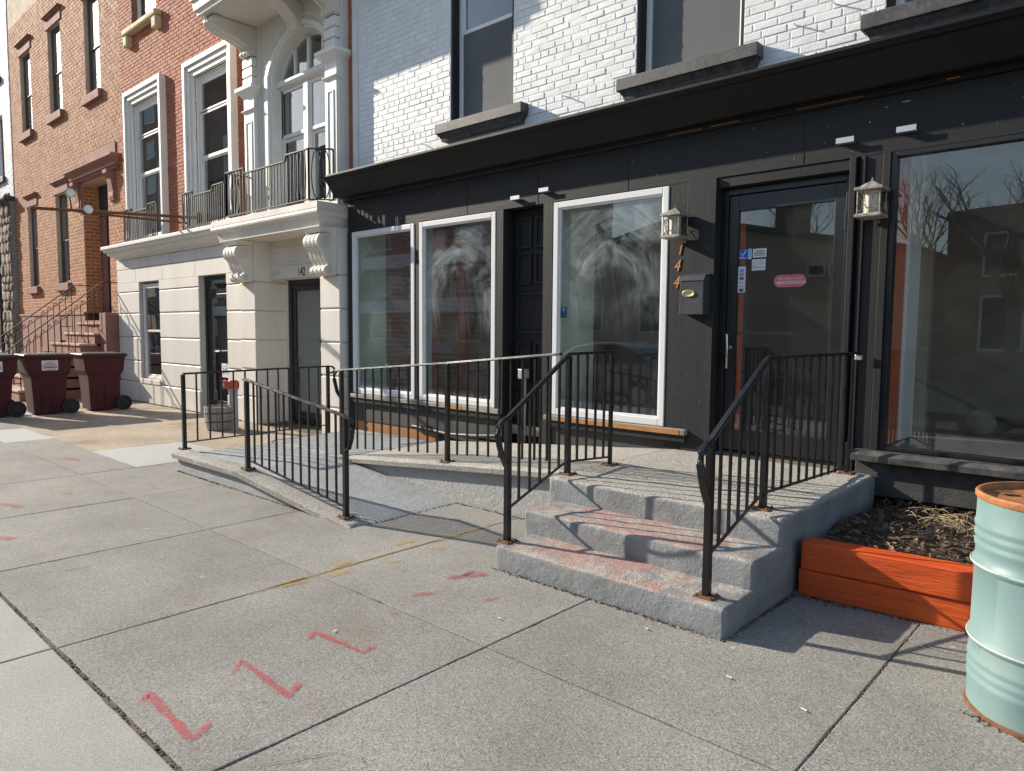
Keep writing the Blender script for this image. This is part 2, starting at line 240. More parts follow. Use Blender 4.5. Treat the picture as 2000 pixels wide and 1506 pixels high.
def painted_concrete(name, worn_red):
    """blue-grey deck paint on the upright faces, worn through to aggregate (and an older red coat) on what is walked on"""
    m, n, b = newmat(name); v, g = pos(n)
    paint = mixc(n, ramp(n, nz(n, v, 3.5, 6, 0.65), 0.35, 0.7), (0.27, 0.285, 0.295) if worn_red else (0.37, 0.395, 0.41), (0.18, 0.19, 0.195) if worn_red else (0.30, 0.32, 0.335))
    paint = mixc(n, mth(n, 'MULTIPLY', ramp(n, nz(n, v, 9, 6, 0.7), 0.56, 0.66), 0.6), paint, (0.29, 0.265, 0.235))
    vo = nd(n, 'ShaderNodeTexVoronoi'); vo.inputs['Scale'].default_value = 130; n.links.new(v, vo.inputs['Vector'])
    sp = nd(n, 'ShaderNodeSeparateColor'); n.links.new(vo.outputs['Color'], sp.inputs[0])
    agg = mixc(n, ramp(n, sp.outputs[0], 0.6, 0.95), (0.43, 0.405, 0.36), (0.19, 0.18, 0.165))
    agg = mixc(n, ramp(n, sp.outputs[1], 0.75, 1.0), agg, (0.58, 0.55, 0.5))
    xyz = nd(n, 'ShaderNodeSeparateXYZ'); n.links.new(g.outputs['Normal'], xyz.inputs[0])
    ppos = nd(n, 'ShaderNodeSeparateXYZ'); n.links.new(g.outputs['Position'], ppos.inputs[0])
    flat = ramp(n, xyz.outputs[2], 0.35, 0.8)
    n1 = nz(n, v, 4.5, 8, 0.7, 0.4)
    if worn_red:
        n2 = nz(n, v, 5.5, 8, 0.75, 0.7)
        mid = mth(n, 'SUBTRACT', 1.0, mth(n, 'MULTIPLY', mth(n, 'ABSOLUTE', mth(n, 'ADD', ppos.outputs[0], 2.42)), 1.15))   # where feet land
        low = mth(n, 'LESS_THAN', ppos.outputs[2], 0.40)
        wear = mth(n, 'MULTIPLY', flat, ramp(n, mth(n, 'ADD', n1, mth(n, 'MULTIPLY', mid, 0.22)), 0.50, 0.60))
        wear = mth(n, 'MAXIMUM', wear, mth(n, 'MULTIPLY', flat, mth(n, 'SUBTRACT', 1.0, low)))
        red = mth(n, 'MULTIPLY', mth(n, 'MULTIPLY', low, ramp(n, mth(n, 'ADD', n2, mth(n, 'MULTIPLY', mid, 0.16)), 0.535, 0.675)), mth(n, 'ADD', mth(n, 'MULTIPLY', flat, 0.8), mth(n, 'MULTIPLY', ramp(n, n1, 0.58, 0.64), 0.5)), True)
        c = mixc(n, wear, paint, agg); c = mixc(n, mth(n, 'MULTIPLY', red, 0.78), c, (0.43, 0.19, 0.155))
    else:
        c = mixc(n, mth(n, 'MULTIPLY', flat, mth(n, 'MULTIPLY', ramp(n, nz(n, v, 75, 4, 0.7), 0.42, 0.62), mth(n, 'ADD', mth(n, 'MULTIPLY', ramp(n, n1, 0.45, 0.62), 0.3), 0.2))), paint, agg)
    edge = mth(n, 'MULTIPLY', ramp(n, g.outputs['Pointiness'], 0.515, 0.56), ramp(n, nz(n, v, 12, 6, 0.75), 0.38, 0.56))
    c = mixc(n, mth(n, 'MULTIPLY', edge, 0.75), c, agg)
    n.links.new(c, b.inputs['Base Color']); b.inputs['Roughness'].default_value = 0.75; b.inputs['Specular IOR Level'].default_value = 0.35
    h = mth(n, 'ADD', mth(n, 'ADD', nz(n, v, 55, 6, 0.75), mth(n, 'MULTIPLY', nz(n, v, 17, 4, 0.6), 1.2)), mth(n, 'MULTIPLY', mth(n, 'MULTIPLY', sp.outputs[2], flat), 0.35))
    bump(n, b, h, 0.9, 0.011)
    return m
M['steps'] = painted_concrete('grey_painted_steps', True)
M['ramp'] = painted_concrete('grey_painted_ramp', False)
def spray(name, col, cover=0.5):
    """spray paint: broken coat that lets the slab show through"""
    m, n, b = newmat(name); v, g = pos(n)
    at = nd(n, 'ShaderNodeAttribute'); at.attribute_name = 'edge'
    gr = ramp(n, nz(n, v, 150, 5, 0.8), 0.32, 0.68); b2 = nz(n, v, 16, 4, 0.7)
    a = mth(n, 'MULTIPLY', at.outputs['Fac'], mth(n, 'ADD', cover-0.45, mth(n, 'MULTIPLY', b2, 0.9)))
    a = ramp(n, mth(n, 'SUBTRACT', a, mth(n, 'MULTIPLY', gr, 0.95)), -0.06, 0.09)
    n.links.new(mth(n, 'MULTIPLY', a, 0.85), b.inputs['Alpha']); b.inputs['Base Color'].default_value = rgb(col); b.inputs['Roughness'].default_value = 0.8
    return m
M['spray_red'] = spray('red_marking_paint', (0.49, 0.09, 0.10), 0.57)
M['spray_red_faint'] = spray('faint_red_marking_paint', (0.45, 0.10, 0.10), 0.55)
M['spray_yellow'] = spray('yellow_marking_paint', (0.52, 0.34, 0.06), 0.50)

# ================================================================ mesh helpers
ORG = {}
def org(o): return ORG.get(o.name, Vector((0, 0, 0))) if o else Vector((0, 0, 0))
def tag(o, label=None, cat=None, group=None, kind=None):
    if label: o['label'] = label
    if cat: o['category'] = cat
    if group: o['group'] = group
    if kind: o['kind'] = kind
    return o
def thing(name, loc, label, cat, group=None):
    o = bpy.data.objects.new(name, None); COL.objects.link(o); o.location = loc; o.empty_display_size = 0.2
    ORG[o.name] = Vector(loc); return tag(o, label, cat, group)
class MB:
    def __init__(s): s.v = []; s.f = []
    def add(s, vs, fs):
        k = len(s.v); s.v += [tuple(p) for p in vs]; s.f += [tuple(i+k for i in f) for f in fs]; return s
    def box(s, x0, x1, y0, y1, z0, z1):
        return s.add([(x0, y0, z0), (x1, y0, z0), (x1, y1, z0), (x0, y1, z0), (x0, y0, z1), (x1, y0, z1), (x1, y1, z1), (x0, y1, z1)],
                     [(0, 3, 2, 1), (4, 5, 6, 7), (0, 1, 5, 4), (1, 2, 6, 5), (2, 3, 7, 6), (3, 0, 4, 7)])
    def chamfer(s, x0, x1, y0, y1, z0, z1, c=0.01, open_back=True):
        """block whose street face (y0) has chamfered edges"""
        vs = [(x0+c, y0, z0+c), (x1-c, y0, z0+c), (x1-c, y0, z1-c), (x0+c, y0, z1-c), (x0, y0+c, z0), (x1, y0+c, z0), (x1, y0+c, z1), (x0, y0+c, z1),
              (x0, y1, z0), (x1, y1, z0), (x1, y1, z1), (x0, y1, z1)]
        fs = [(0, 1, 2, 3), (4, 5, 1, 0), (5, 6, 2, 1), (6, 7, 3, 2), (7, 4, 0, 3), (8, 9, 5, 4), (9, 10, 6, 5), (10, 11, 7, 6), (11, 8, 4, 7)]
        if not open_back: fs.append((11, 10, 9, 8))
        return s.add(vs, fs)
    def prism(s, poly, axis, a, b):
        """extrude a closed polygon; axis x: (y,z), y: (x,z), z: (x,y)"""
        f = {'x': lambda p, t: (t, p[0], p[1]), 'y': lambda p, t: (p[0], t, p[1]), 'z': lambda p, t: (p[0], p[1], t)}[axis]
        n = len(poly); vs = [f(p, a) for p in poly]+[f(p, b) for p in poly]
        return s.add(vs, [tuple(range(n-1, -1, -1)), tuple(range(n, 2*n))]+[(i, (i+1) % n, n+(i+1) % n, n+i) for i in range(n)])
    def tube(s, pts, r, n=8, cap=True, sq=False):
        pts = [Vector(p) for p in pts]; rings = []; ref = None
        for i, p in enumerate(pts):
            t = ((pts[min(i+1, len(pts)-1)]-p).normalized()+(p-pts[max(i-1, 0)]).normalized())
            t = t.normalized() if t.length > 1e-6 else Vector((0, 0, 1))
            if ref is None: ref = Vector((0, 0, 1)) if abs(t.z) < 0.95 else Vector((0, 1, 0)) if not sq else Vector((1, 0, 0))
            a = t.cross(ref)
            if a.length < 1e-4: a = t.cross(Vector((1, 0, 0)))
            a.normalize(); b = a.cross(t).normalized(); ref = b
            rr = r[i] if isinstance(r, (list, tuple)) else r
            o = math.pi/4 if sq else 0
            rings.append([p+(a*math.cos(o+2*math.pi*j/n)+b*math.sin(o+2*math.pi*j/n))*rr for j in range(n)])
        k = len(s.v); m = len(pts)
        s.v += [tuple(q) for g in rings for q in g]
        for i in range(m-1):
            for j in range(n): s.f.append((k+i*n+j, k+i*n+(j+1) % n, k+(i+1)*n+(j+1) % n, k+(i+1)*n+j))
        if cap: s.f.append(tuple(k+j for j in range(n-1, -1, -1))); s.f.append(tuple(k+(m-1)*n+j for j in range(n)))
        return s
    def bar(s, p, q, w, d=None):
        return s.tube([p, q], (w if d is None else w)*0.7071, 4, True, True)
    def flat(s, pts, w, h):
        """flat strip section (w across, h thick) along a path, kept level"""
        pts = [Vector(p) for p in pts]; rings = []
        for i, p in enumerate(pts):
            t = (pts[min(i+1, len(pts)-1)]-pts[max(i-1, 0)]).normalized()
            a = t.cross(Vector((0, 0, 1)))
            if a.length < 0.05: a = rings[-1][4] if rings else Vector((1, 0, 0))
            a = a.normalized(); b = a.cross(t).normalized()
            rings.append([p-a*w/2-b*h/2, p+a*w/2-b*h/2, p+a*w/2+b*h/2, p-a*w/2+b*h/2, a])
        k = len(s.v); m = len(pts)
        for g in rings: s.v += [tuple(q) for q in g[:4]]
        for i in range(m-1):
            for j in range(4): s.f.append((k+i*4+j, k+i*4+(j+1) % 4, k+(i+1)*4+(j+1) % 4, k+(i+1)*4+j))
        s.f.append((k+3, k+2, k+1, k)); e = k+(m-1)*4; s.f.append((e, e+1, e+2, e+3)); return s
    def lathe(s, prof, c, n=32, cap=True, axis='z'):
        k = len(s.v)
        for r, h in prof:
            for j in range(n):
                a = 2*math.pi*j/n; u, v = r*math.cos(a), r*math.sin(a)
                s.v.append({'z': (c[0]+u, c[1]+v, c[2]+h), 'x': (c[0]+h, c[1]+u, c[2]+v), 'y': (c[0]+u, c[1]+h, c[2]-v)}[axis])
        m = len(prof)
        for i in range(m-1):
            for j in range(n): s.f.append((k+i*n+j, k+i*n+(j+1) % n, k+(i+1)*n+(j+1) % n, k+(i+1)*n+j))
        if cap: s.f.append(tuple(k+j for j in range(n-1, -1, -1))); s.f.append(tuple(k+(m-1)*n+j for j in range(n)))
        return s
    def loft(s, x0, x1, y0, y1, prof, back=False):
        """stack of rectangles (inset, z); the y1 side stays put unless back"""
        k = len(s.v)
        for ins, z in prof:
            b = y1-ins if back else y1
            s.v += [(x0+ins, y0+ins, z), (x1-ins, y0+ins, z), (x1-ins, b, z), (x0+ins, b, z)]
        m = len(prof)
        for i in range(m-1):
            for j in range(4): s.f.append((k+i*4+j, k+i*4+(j+1) % 4, k+(i+1)*4+(j+1) % 4, k+(i+1)*4+j))
        s.f.append((k+3, k+2, k+1, k)); e = k+(m-1)*4; s.f.append((e, e+1, e+2, e+3)); return s
    def wall(s, x0, x1, z0, z1, y, holes=(), depth=0.15, back=True):
        """wall face at y with rectangular holes (x0,x1,z0,z1) and their reveals"""
        xs = sorted({x0, x1}|{min(max(h[i], x0), x1) for h in holes for i in (0, 1)}); zs = sorted({z0, z1}|{min(max(h[i], z0), z1) for h in holes for i in (2, 3)})
        for i in range(len(xs)-1):
            for j in range(len(zs)-1):
                cx, cz = (xs[i]+xs[i+1])/2, (zs[j]+zs[j+1])/2
                if any(h[0] < cx < h[1] and h[2] < cz < h[3] for h in holes): continue
                s.add([(xs[i], y, zs[j]), (xs[i+1], y, zs[j]), (xs[i+1], y, zs[j+1]), (xs[i], y, zs[j+1])], [(0, 1, 2, 3)])
                if back: s.add([(xs[i], y+depth, zs[j]), (xs[i+1], y+depth, zs[j]), (xs[i+1], y+depth, zs[j+1]), (xs[i], y+depth, zs[j+1])], [(3, 2, 1, 0)])
        for a, b, c, d in list(holes)+[None]*0:
            s.add([(a, y, c), (b, y, c), (b, y, d), (a, y, d), (a, y+depth, c), (b, y+depth, c), (b, y+depth, d), (a, y+depth, d)],
                  [(0, 4, 5, 1), (1, 5, 6, 2), (2, 6, 7, 3), (3, 7, 4, 0)])
        s.add([(x0, y, z0), (x0, y+depth, z0), (x0, y+depth, z1), (x0, y, z1)], [(0, 3, 2, 1)])
        s.add([(x1, y, z0), (x1, y+depth, z0), (x1, y+depth, z1), (x1, y, z1)], [(0, 1, 2, 3)])
        s.add([(x0, y, z1), (x1, y, z1), (x1, y+depth, z1), (x0, y+depth, z1)], [(0, 1, 2, 3)])
        return s
    def frame(s, x0, x1, z0, z1, w, y0, y1, wb=None):
        """rectangular frame of four butted members"""
        wb = w if wb is None else wb
        s.box(x0, x0+w, y0, y1, z0, z1); s.box(x1-w, x1, y0, y1, z0, z1)
        s.box(x0+w, x1-w, y0, y1, z0, z0+wb); s.box(x0+w, x1-w, y0, y1, z1-w, z1); return s
    def mesh(s, name):
        me = bpy.data.meshes.new(name); me.from_pydata(s.v, [], s.f); me.validate(); return me
    def build(s, name, mat, parent=None, bevel=0, smooth=False, segs=2, kind=None, fix=True):
        O = org(parent); me = bpy.data.meshes.new(name)
        me.from_pydata([(x-O.x, y-O.y, z-O.z) for x, y, z in s.v], [], s.f)
        if fix:
            bm = bmesh.new(); bm.from_mesh(me); bmesh.ops.recalc_face_normals(bm, faces=bm.faces); bm.to_mesh(me); bm.free()
        me.materials.append(M[mat]); o = bpy.data.objects.new(name, me); COL.objects.link(o)
        if parent: o.parent = parent
        ORG[o.name] = O
        if smooth:
            for p in me.polygons: p.use_smooth = True
            me.set_sharp_from_angle(angle=math.radians(38))
        if bevel:
            b = o.modifiers.new('bevel', 'BEVEL'); b.width = bevel; b.segments = segs; b.limit_method = 'ANGLE'; b.angle_limit = math.radians(35)
        if kind: o['kind'] = kind
        return o
def inst(name, me, parent, loc):
    o = bpy.data.objects.new(name, me); COL.objects.link(o); o.parent = parent; o.location = Vector(loc)-org(parent); ORG[o.name] = Vector(loc); return o
def copy_tree(o, off, parent=None):
    c = o.copy(); COL.objects.link(c); c.parent = parent
    if parent is None: c.location = o.location+Vector(off)
    ORG[c.name] = org(o)+Vector(off)
    for ch in [x for x in bpy.data.objects if x.parent == o]: copy_tree(ch, off, c)
    return c
def hull_box(name, mat, parent, x0, x1, y0, y1, z0, z1, r=0.02, cell=0.045, amp=0.006, frq=7.0, kind=None):
    """rounded, slightly uneven cast block"""
    def axis(a, b):
        m = max(2, int(round((b-a-2*r)/cell)))
        return [a, a+r*0.3, a+r*0.65]+[a+r+(b-a-2*r)*i/m for i in range(m+1)]+[b-r*0.65, b-r*0.3, b]
    AX, AY, AZ = axis(x0, x1), axis(y0, y1), axis(z0, z1)
    nx, ny, nz_ = len(AX)-1, len(AY)-1, len(AZ)-1
    bm = bmesh.new(); cache = {}
    def vert(i, j, k):
        if (i, j, k) in cache: return cache[(i, j, k)]
        p = Vector((AX[i], AY[j], AZ[k]))
        c = Vector((min(max(p.x, x0+r), x1-r), min(max(p.y, y0+r), y1-r), min(max(p.z, z0+r), z1-r)))
        d = p-c; nrm = d.normalized() if d.length > 1e-9 else Vector((0, 0, 1))
        p = c+nrm*r
        p += nrm*amp*(noise.noise(p*frq)+0.5*noise.noise(p*frq*3.1))
        cache[(i, j, k)] = bm.verts.new(p-org(parent)); return cache[(i, j, k)]
    def face(a, b, c, d):
        bm.faces.new((vert(*a), vert(*b), vert(*c), vert(*d)))
    for i in range(nx):
        for j in range(ny):
            face((i, j, nz_), (i+1, j, nz_), (i+1, j+1, nz_), (i, j+1, nz_)); face((i, j+1, 0), (i+1, j+1, 0), (i+1, j, 0), (i, j, 0))
    for i in range(nx):
        for k in range(nz_):
            face((i, 0, k), (i+1, 0, k), (i+1, 0, k+1), (i, 0, k+1)); face((i, ny, k+1), (i+1, ny, k+1), (i+1, ny, k), (i, ny, k))
    for j in range(ny):
        for k in range(nz_):
            face((0, j, k+1), (0, j+1, k+1), (0, j+1, k), (0, j, k)); face((nx, j, k), (nx, j+1, k), (nx, j+1, k+1), (nx, j, k+1))
    me = bpy.data.meshes.new(name); bm.to_mesh(me); bm.free(); me.materials.append(M[mat])
    for p in me.polygons: p.use_smooth = True
    o = bpy.data.objects.new(name, me); COL.objects.link(o); o.parent = parent; ORG[o.name] = org(parent)
    return o
def text(name, body, size, x, y, z, mat, parent, shear=0, depth=0.002, align='CENTER', spacing=1.0, sx=1.0, bold=0.0):
    """lettering on a street-facing surface"""
    cu = bpy.data.curves.new(name, 'FONT'); cu.body = body; cu.size = size; cu.align_x = align; cu.align_y = 'CENTER'; cu.extrude = depth
    cu.shear = shear; cu.space_character = spacing; cu.offset = bold
    t = bpy.data.objects.new('tmp', cu); COL.objects.link(t); dg = bpy.context.evaluated_depsgraph_get(); dg.update()
    me = bpy.data.meshes.new_from_object(t.evaluated_get(dg)); bpy.data.objects.remove(t)
    me.transform(Matrix.Diagonal((sx, 1, 1, 1))); me.transform(Matrix.Rotation(math.radians(90), 4, 'X')); me.materials.clear(); me.materials.append(M[mat])
    return inst(name, me, parent, (x, y, z))
def brick_rects(x0, x1, z0, z1, holes, L=0.2, H=0.058, j=0.011, hdr=6, gap=0.0):
    out = []; row = 0; z = z0
    while z+H <= z1+1e-6:
        head = hdr and row % hdr == hdr-1
        l = L/2-j/2 if head else L
        x = x0-((row % 2)*(l+j)/2)-(0.03 if row % 3 == 1 else 0)
        while x < x1:
            a, b = max(x, x0), min(x+l, x1); segs = [(a, b)]
            for h in holes:
                if z < h[3] and z+H > h[2]:
                    ns = []
                    for p, q in segs:
                        if q <= h[0] or p >= h[1]: ns.append((p, q)); continue
                        if p < h[0]: ns.append((p, h[0]-0.002))
                        if q > h[1]: ns.append((h[1]+0.002, q))
                    segs = ns
            for p, q in segs:
                if q-p > 0.03: out.append((p, q, z, z+H, abs(q-p-L) < 1e-4))
            x += l+j
        z += H+j; row += 1
    return out
def brick_mesh(name, rects, y, proud, mat, parent, jit=0.003, ch=0.005):
    b = MB()
    for p, q, c, d, _ in rects:
        dy = random.uniform(-jit, jit); e = 0.0015
        b.chamfer(p+random.uniform(0, e), q-random.uniform(0, e), y-proud+dy, y+0.004, c+random.uniform(-e, e), d+random.uniform(-e, e), ch)
    return b.build(name, mat, parent, kind='stuff', fix=False)
def sash(parent, x0, x1, z0, z1, y, zm, mat='vinyl', w=0.05, screen=False, curtain=None, zt=None, room='room', depth=0.9, glass='win_glass'):
    """double-hung window: frame, two sashes with panes, a room behind"""
    wn = MB().frame(x0, x1, z0, z1, w, y, y+0.07).build('window', mat, parent, 0.004)
    a, b = x0+w, x1-w
    zs = [z0+w, zm]+([zt] if zt else [])+[z1-w]
    for i in range(len(zs)-1):
        dy = 0.022 if i == 0 else 0.006
        MB().frame(a, b, zs[i], zs[i+1]+(0.03 if i < len(zs)-2 else 0), w*0.8, y+dy, y+dy+0.03).build('sash', mat, wn, 0.003)
        MB().box(a+w*0.8, b-w*0.8, y+dy+0.012, y+dy+0.016, zs[i]+w*0.8, zs[i+1]-w*0.1).build('pane', glass, wn)
    if screen: MB().box(a+0.012, b-0.012, y+0.012, y+0.014, z0+w+0.012, zm-0.005).build('screen', 'screen', wn)
    r = MB(); Y0, Y1 = y+0.075, y+depth
    r.add([(x0, Y0, z0), (x1, Y0, z0), (x1, Y0, z1), (x0, Y0, z1), (x0, Y1, z0), (x1, Y1, z0), (x1, Y1, z1), (x0, Y1, z1)], [(4, 5, 6, 7), (0, 1, 5, 4), (1, 2, 6, 5), (2, 3, 7, 6), (3, 0, 4, 7)])
    r.build('room', room, wn, fix=False)
    if curtain:
        for ca, cb, c0, c1 in curtain:
            n = 16; m = MB()
            top = [(ca+(cb-ca)*i/n, y+0.16+0.018*math.sin(i*2.1)) for i in range(n+1)]
            m.add([(p[0], p[1], c0) for p in top]+[(p[0], p[1], c1) for p in top], [(i, i+1, n+2+i, n+1+i) for i in range(n)])
            m.build('curtain', 'curtain', wn, fix=False)
    return wn

# ================================================================ the setting
g = MB().box(-400, 400, -400, 400, -0.40, -0.30).build('ground', 'ground'); g['kind'] = 'structure'
road = MB().box(-120, 90, -10.5, -1.05, -0.26, -0.14).build('road', 'asphalt'); road['kind'] = 'structure'
far_walk = MB().box(-120, 90, -14.8, -10.5, -0.28, -0.02).build('far_sidewalk', 'strip', None, 0.02); far_walk['kind'] = 'structure'
kerb = MB().box(-120, 60, -1.05, -0.9, -0.28, -0.005).build('kerb', 'strip', None, 0.02); kerb['kind'] = 'structure'
walk = MB().box(-120, 60, -0.898, 20, -0.29, -0.007).build('sidewalk', 'dirt'); walk['kind'] = 'structure'
def slab(x0, x1, y0, y1, mat, gap=0.0032, jit=0.0035, z=0.0):
    pts = []
    def edge(a, b):
        n = max(2, int((Vector(b)-Vector(a)).length/0.09))
        for i in range(n):
            t = i/n; p = [a[0]+(b[0]-a[0])*t, a[1]+(b[1]-a[1])*t]
            chip = -abs(random.gauss(0, 1)) if random.random() < 0.25 else random.uniform(-0.4, 0.4)
            k = jit*chip
            nx, ny = (b[1]-a[1]), -(b[0]-a[0]); L = math.hypot(nx, ny); pts.append((p[0]+nx/L*k, p[1]+ny/L*k))
    a, b, c, d = (x0+gap, y0+gap), (x1-gap, y0+gap), (x1-gap, y1-gap), (x0+gap, y1-gap)
    edge(a, b); edge(b, c); edge(c, d); edge(d, a)
    n = len(pts); tx, ty, dz = random.uniform(-.0006, .0006), random.uniform(-.0006, .0006), z+random.uniform(-0.0015, 0.0015)
    mx, my = (x0+x1)/2, (y0+y1)/2
    top = [(x, y, dz+tx*(x-mx)+ty*(y-my)) for x, y in pts]
    inner = [(mx+(x-mx)*(1-0.006), my+(y-my)*(1-0.006), dz+0.002+tx*(x-mx)+ty*(y-my)) for x, y in pts]
    m = MB(); m.add(inner+top+[(x, y, -0.03) for x, y in pts], [tuple(range(n))]+[(n+i, n+(i+1) % n, (i+1) % n, i) for i in range(n)]+[(2*n+i, 2*n+(i+1) % n, n+(i+1) % n, n+i) for i in range(n)])
    return m.build('paving_slab', mat, walk, fix=False)
colx = [-0.87-1.497*k for k in range(-4, 21)]
for i in range(len(colx)-1):
    x1, x0 = colx[i], colx[i+1]
    if x1 > -8.3: rows = [(1.0, 2.43, 'slab'), (2.43, 3.93, 'slab'), (3.93, 5.84, 'slab')]
    else:
        rows = [(1.0, 2.43, 'slab'), (2.43, 3.0, 'slab'), (3.0, 4.15, 'slab_tan'), (4.15, 5.76, 'slab_tan')]
        if -8.5 < x1 < -8.3: rows[2] = (3.0, 4.15, 'slab_new')
        if -11.5 < x1 < -11.2: rows[1] = (2.43, 3.0, 'slab_new')
        if x1 < -14: rows[2] = (3.0, 4.15, 'slab_new' if x1 > -15 else 'slab_tan')
    for y0, y1, m in rows:
        if x1 > -8.3 and y0 > 3.9 and x1 < -1.8 and x0 > -7: continue
        slab(x0, x1, y0, y1, m)
    slab(x0-0.01, x1-0.01, -0.885, 0.985, 'strip', 0.005, 0.003, 0.003)
def stroke(pts, w, mat, z=0.006):
    """spray stroke on the slabs: soft-edged ribbon, denser in the middle"""
    pts = [Vector((p[0], p[1], 0)) for p in pts]; P = []
    for a, b in zip(pts, pts[1:]):
        n = max(2, int((b-a).length/0.03)); P += [a+(b-a)*(i/n) for i in range(n)]
    P.append(pts[-1]); V = []; E_ = []; F = []
    for i, p in enumerate(P):
        t = (P[min(i+2, len(P)-1)]-P[max(i-2, 0)]).normalized(); nrm = Vector((-t.y, t.x, 0)); ww = w*(0.8+0.5*noise.noise(p*9))
        fade = min(1, (i+0.3)/2.5, (len(P)-1-i+0.3)/2.5)
        for k, e in ((-1, 0), (-0.6, 0.85), (0, 1), (0.6, 0.85), (1, 0)):
            q = p+nrm*ww*k; V.append((q.x, q.y, z)); E_.append(e*fade)
        if i:
            for k in range(4): F.append(((i-1)*5+k, (i-1)*5+k+1, i*5+k+1, i*5+k))
    me = bpy.data.meshes.new('paint_mark'); me.from_pydata(V, [], F); me.materials.append(M[mat])
    at = me.attributes.new('edge', 'FLOAT', 'POINT')
    for i, e in enumerate(E_): at.data[i].value = e
    o = bpy.data.objects.new('paint_mark', me); COL.objects.link(o); o.parent = walk
stroke([(-3.0, 1.05), (-3.10, 1.13), (-2.62, 1.10), (-2.70, 1.25)], 0.034, 'spray_red', 0.006)
stroke([(-2.97, 1.43), (-3.10, 1.54), (-2.64, 1.52), (-2.74, 1.65)], 0.030, 'spray_red', 0.006)
stroke([(-3.04, 1.85), (-3.13, 1.95), (-2.75, 1.98), (-2.79, 2.10)], 0.028, 'spray_red', 0.006)
stroke([(-3.09, 2.36), (-2.95, 2.39)], 0.035, 'spray_red', 0.006)
stroke([(-2.80, 2.80), (-2.755, 2.99)], 0.035, 'spray_red', 0.006)
stroke([(-3.18, 2.58), (-3.07, 2.77)], 0.05, 'spray_red_faint')
stroke([(-3.24, 2.93), (-3.08, 3.22)], 0.055, 'spray_red_faint')
stroke([(-3.17, 2.99), (-3.2, 3.2)], 0.035, 'spray_red_faint')
stroke([(-6.3, 1.27), (-6.08, 1.34)], 0.07, 'spray_red', 0.006)
stroke([(-7.5, 1.5), (-7.3, 1.6), (-7.1, 1.62)], 0.06, 'spray_red_faint')
stroke([(-7.55, 2.05), (-7.35, 2.07)], 0.05, 'spray_red_faint')
stroke([(-9.6, 2.6), (-9.2, 2.7)], 0.08, 'spray_red_faint')
for a in (((-3.84, 2.09), (-3.85, 2.4)), ((-3.95, 2.56), (-3.91, 2.79)), ((-4.0, 2.92), (-4.03, 3.05)), ((-4.0, 3.1), (-4.0, 3.4)), ((-3.75, 2.86), (-3.67, 3.02)), ((-3.76, 3.15), (-3.76, 3.24)), ((-3.72, 3.24), (-3.72, 3.45)), ((-3.79, 2.40), (-3.78, 2.68))):
    stroke(a, 0.07, 'spray_yellow')
stroke(((-3.86, 3.40), (-3.862, 4.02)), 0.05, 'spray_yellow'); stroke(((-3.853, 1.95), (-3.858, 2.75)), 0.022, 'spray_yellow'); stroke(((-3.88, 2.5), (-3.89, 3.5)), 0.03, 'spray_yellow')

# ================================================================ black shop building (144)
SH = thing('shop_building', (-4.2, 6.2, 0), 'white painted brick building with black shopfront, number 144, behind the ramp and steps', 'building')
YU, YF = 6.0, 5.85
up_holes = [(-6.49, -5.47, 4.02, 6.35), (-3.88, -2.80, 3.97, 6.35), (-1.68, -0.55, 3.95, 6.35), (0.9, 2.0, 3.95, 6.35)]
uw = MB().wall(-8.43, 3.0, 3.50, 9.2, YU, up_holes, 0.20).build('upper_wall', 'white_mortar', SH, fix=False)
rects = brick_rects(-8.33, 3.0, 3.53, 6.75, up_holes, 0.205, 0.060, 0.011, 7)
def seen(r):
    p = Vector(((r[0]+r[1])/2, YU, (r[2]+r[3])/2-1.55)); dpt = p.dot(fw)
    x, y = p.dot(r2)/dpt*1392.13+1000, 753-p.dot(u2)/dpt*1392.13
    return (0 < x < 2000 and 0 < y < 1506), dpt
whole = sorted([r for r in rects if r[4] and seen(r)[0] and r[2] > 3.6], key=lambda r: seen(r)[1])[:290]
ws = set(whole)
bmv = []
for k in range(4):
    b = MB(); c = 0.0025+0.0008*k
    b.chamfer(-0.1025, 0.1025, -0.0028-0.0008*k, 0.004, -0.030, 0.030, c)
    b.v = [(x+random.uniform(-.002, .002), y+random.uniform(-.0015, .0015), z+random.uniform(-.0022, .0022)) for x, y, z in b.v]
    me = b.mesh('brick'); me.materials.append(M['white_brick']); bmv.append(me)
for r in whole: inst('brick', random.choice(bmv), uw, ((r[0]+r[1])/2, YU+random.uniform(-.002, .002), (r[2]+r[3])/2))
brick_mesh('brickwork', [r for r in rects if r not in ws], YU, 0.0035, 'white_brick', uw, 0.0012, 0.003)
MB().box(-8.44, -8.345, YU-0.03, YU+0.1, 3.62, 9.2).build('edge_board', 'white_trim', uw, 0.004)
for (a, b, c, d), (s0, s1) in zip(up_holes, ((-6.63, -5.24), (-4.02, -2.62), (-1.82, -0.42), (0.76, 2.14))):
    MB().loft(s0, s1, YU-0.13, YU+0.02, [(0.06, c-0.205), (0.05, c-0.17), (0.02, c-0.125), (0.015, c-0.12), (0.0, c-0.118), (0.0, c-0.012), (0.006, c-0.004)]).build('sill', 'black_sill', uw, 0.006)
    # black brick-mould round the reveal
    m = MB(); m.box(a+0.001, a+0.035, YU+0.01, YU+0.14, c+0.001, d-0.036); m.box(b-0.035, b-0.001, YU+0.01, YU+0.14, c+0.001, d-0.036); m.box(a+0.001, b-0.001, YU+0.01, YU+0.14, d-0.035, d-0.001)
    m.build('reveal_moulding', 'black_wood', uw, 0.003)
    sash(SH, a+0.036, b-0.036, c+0.002, d-0.037, YU+0.11, c+1.05, 'vinyl', 0.055, True, None, None, 'room', 1.0)
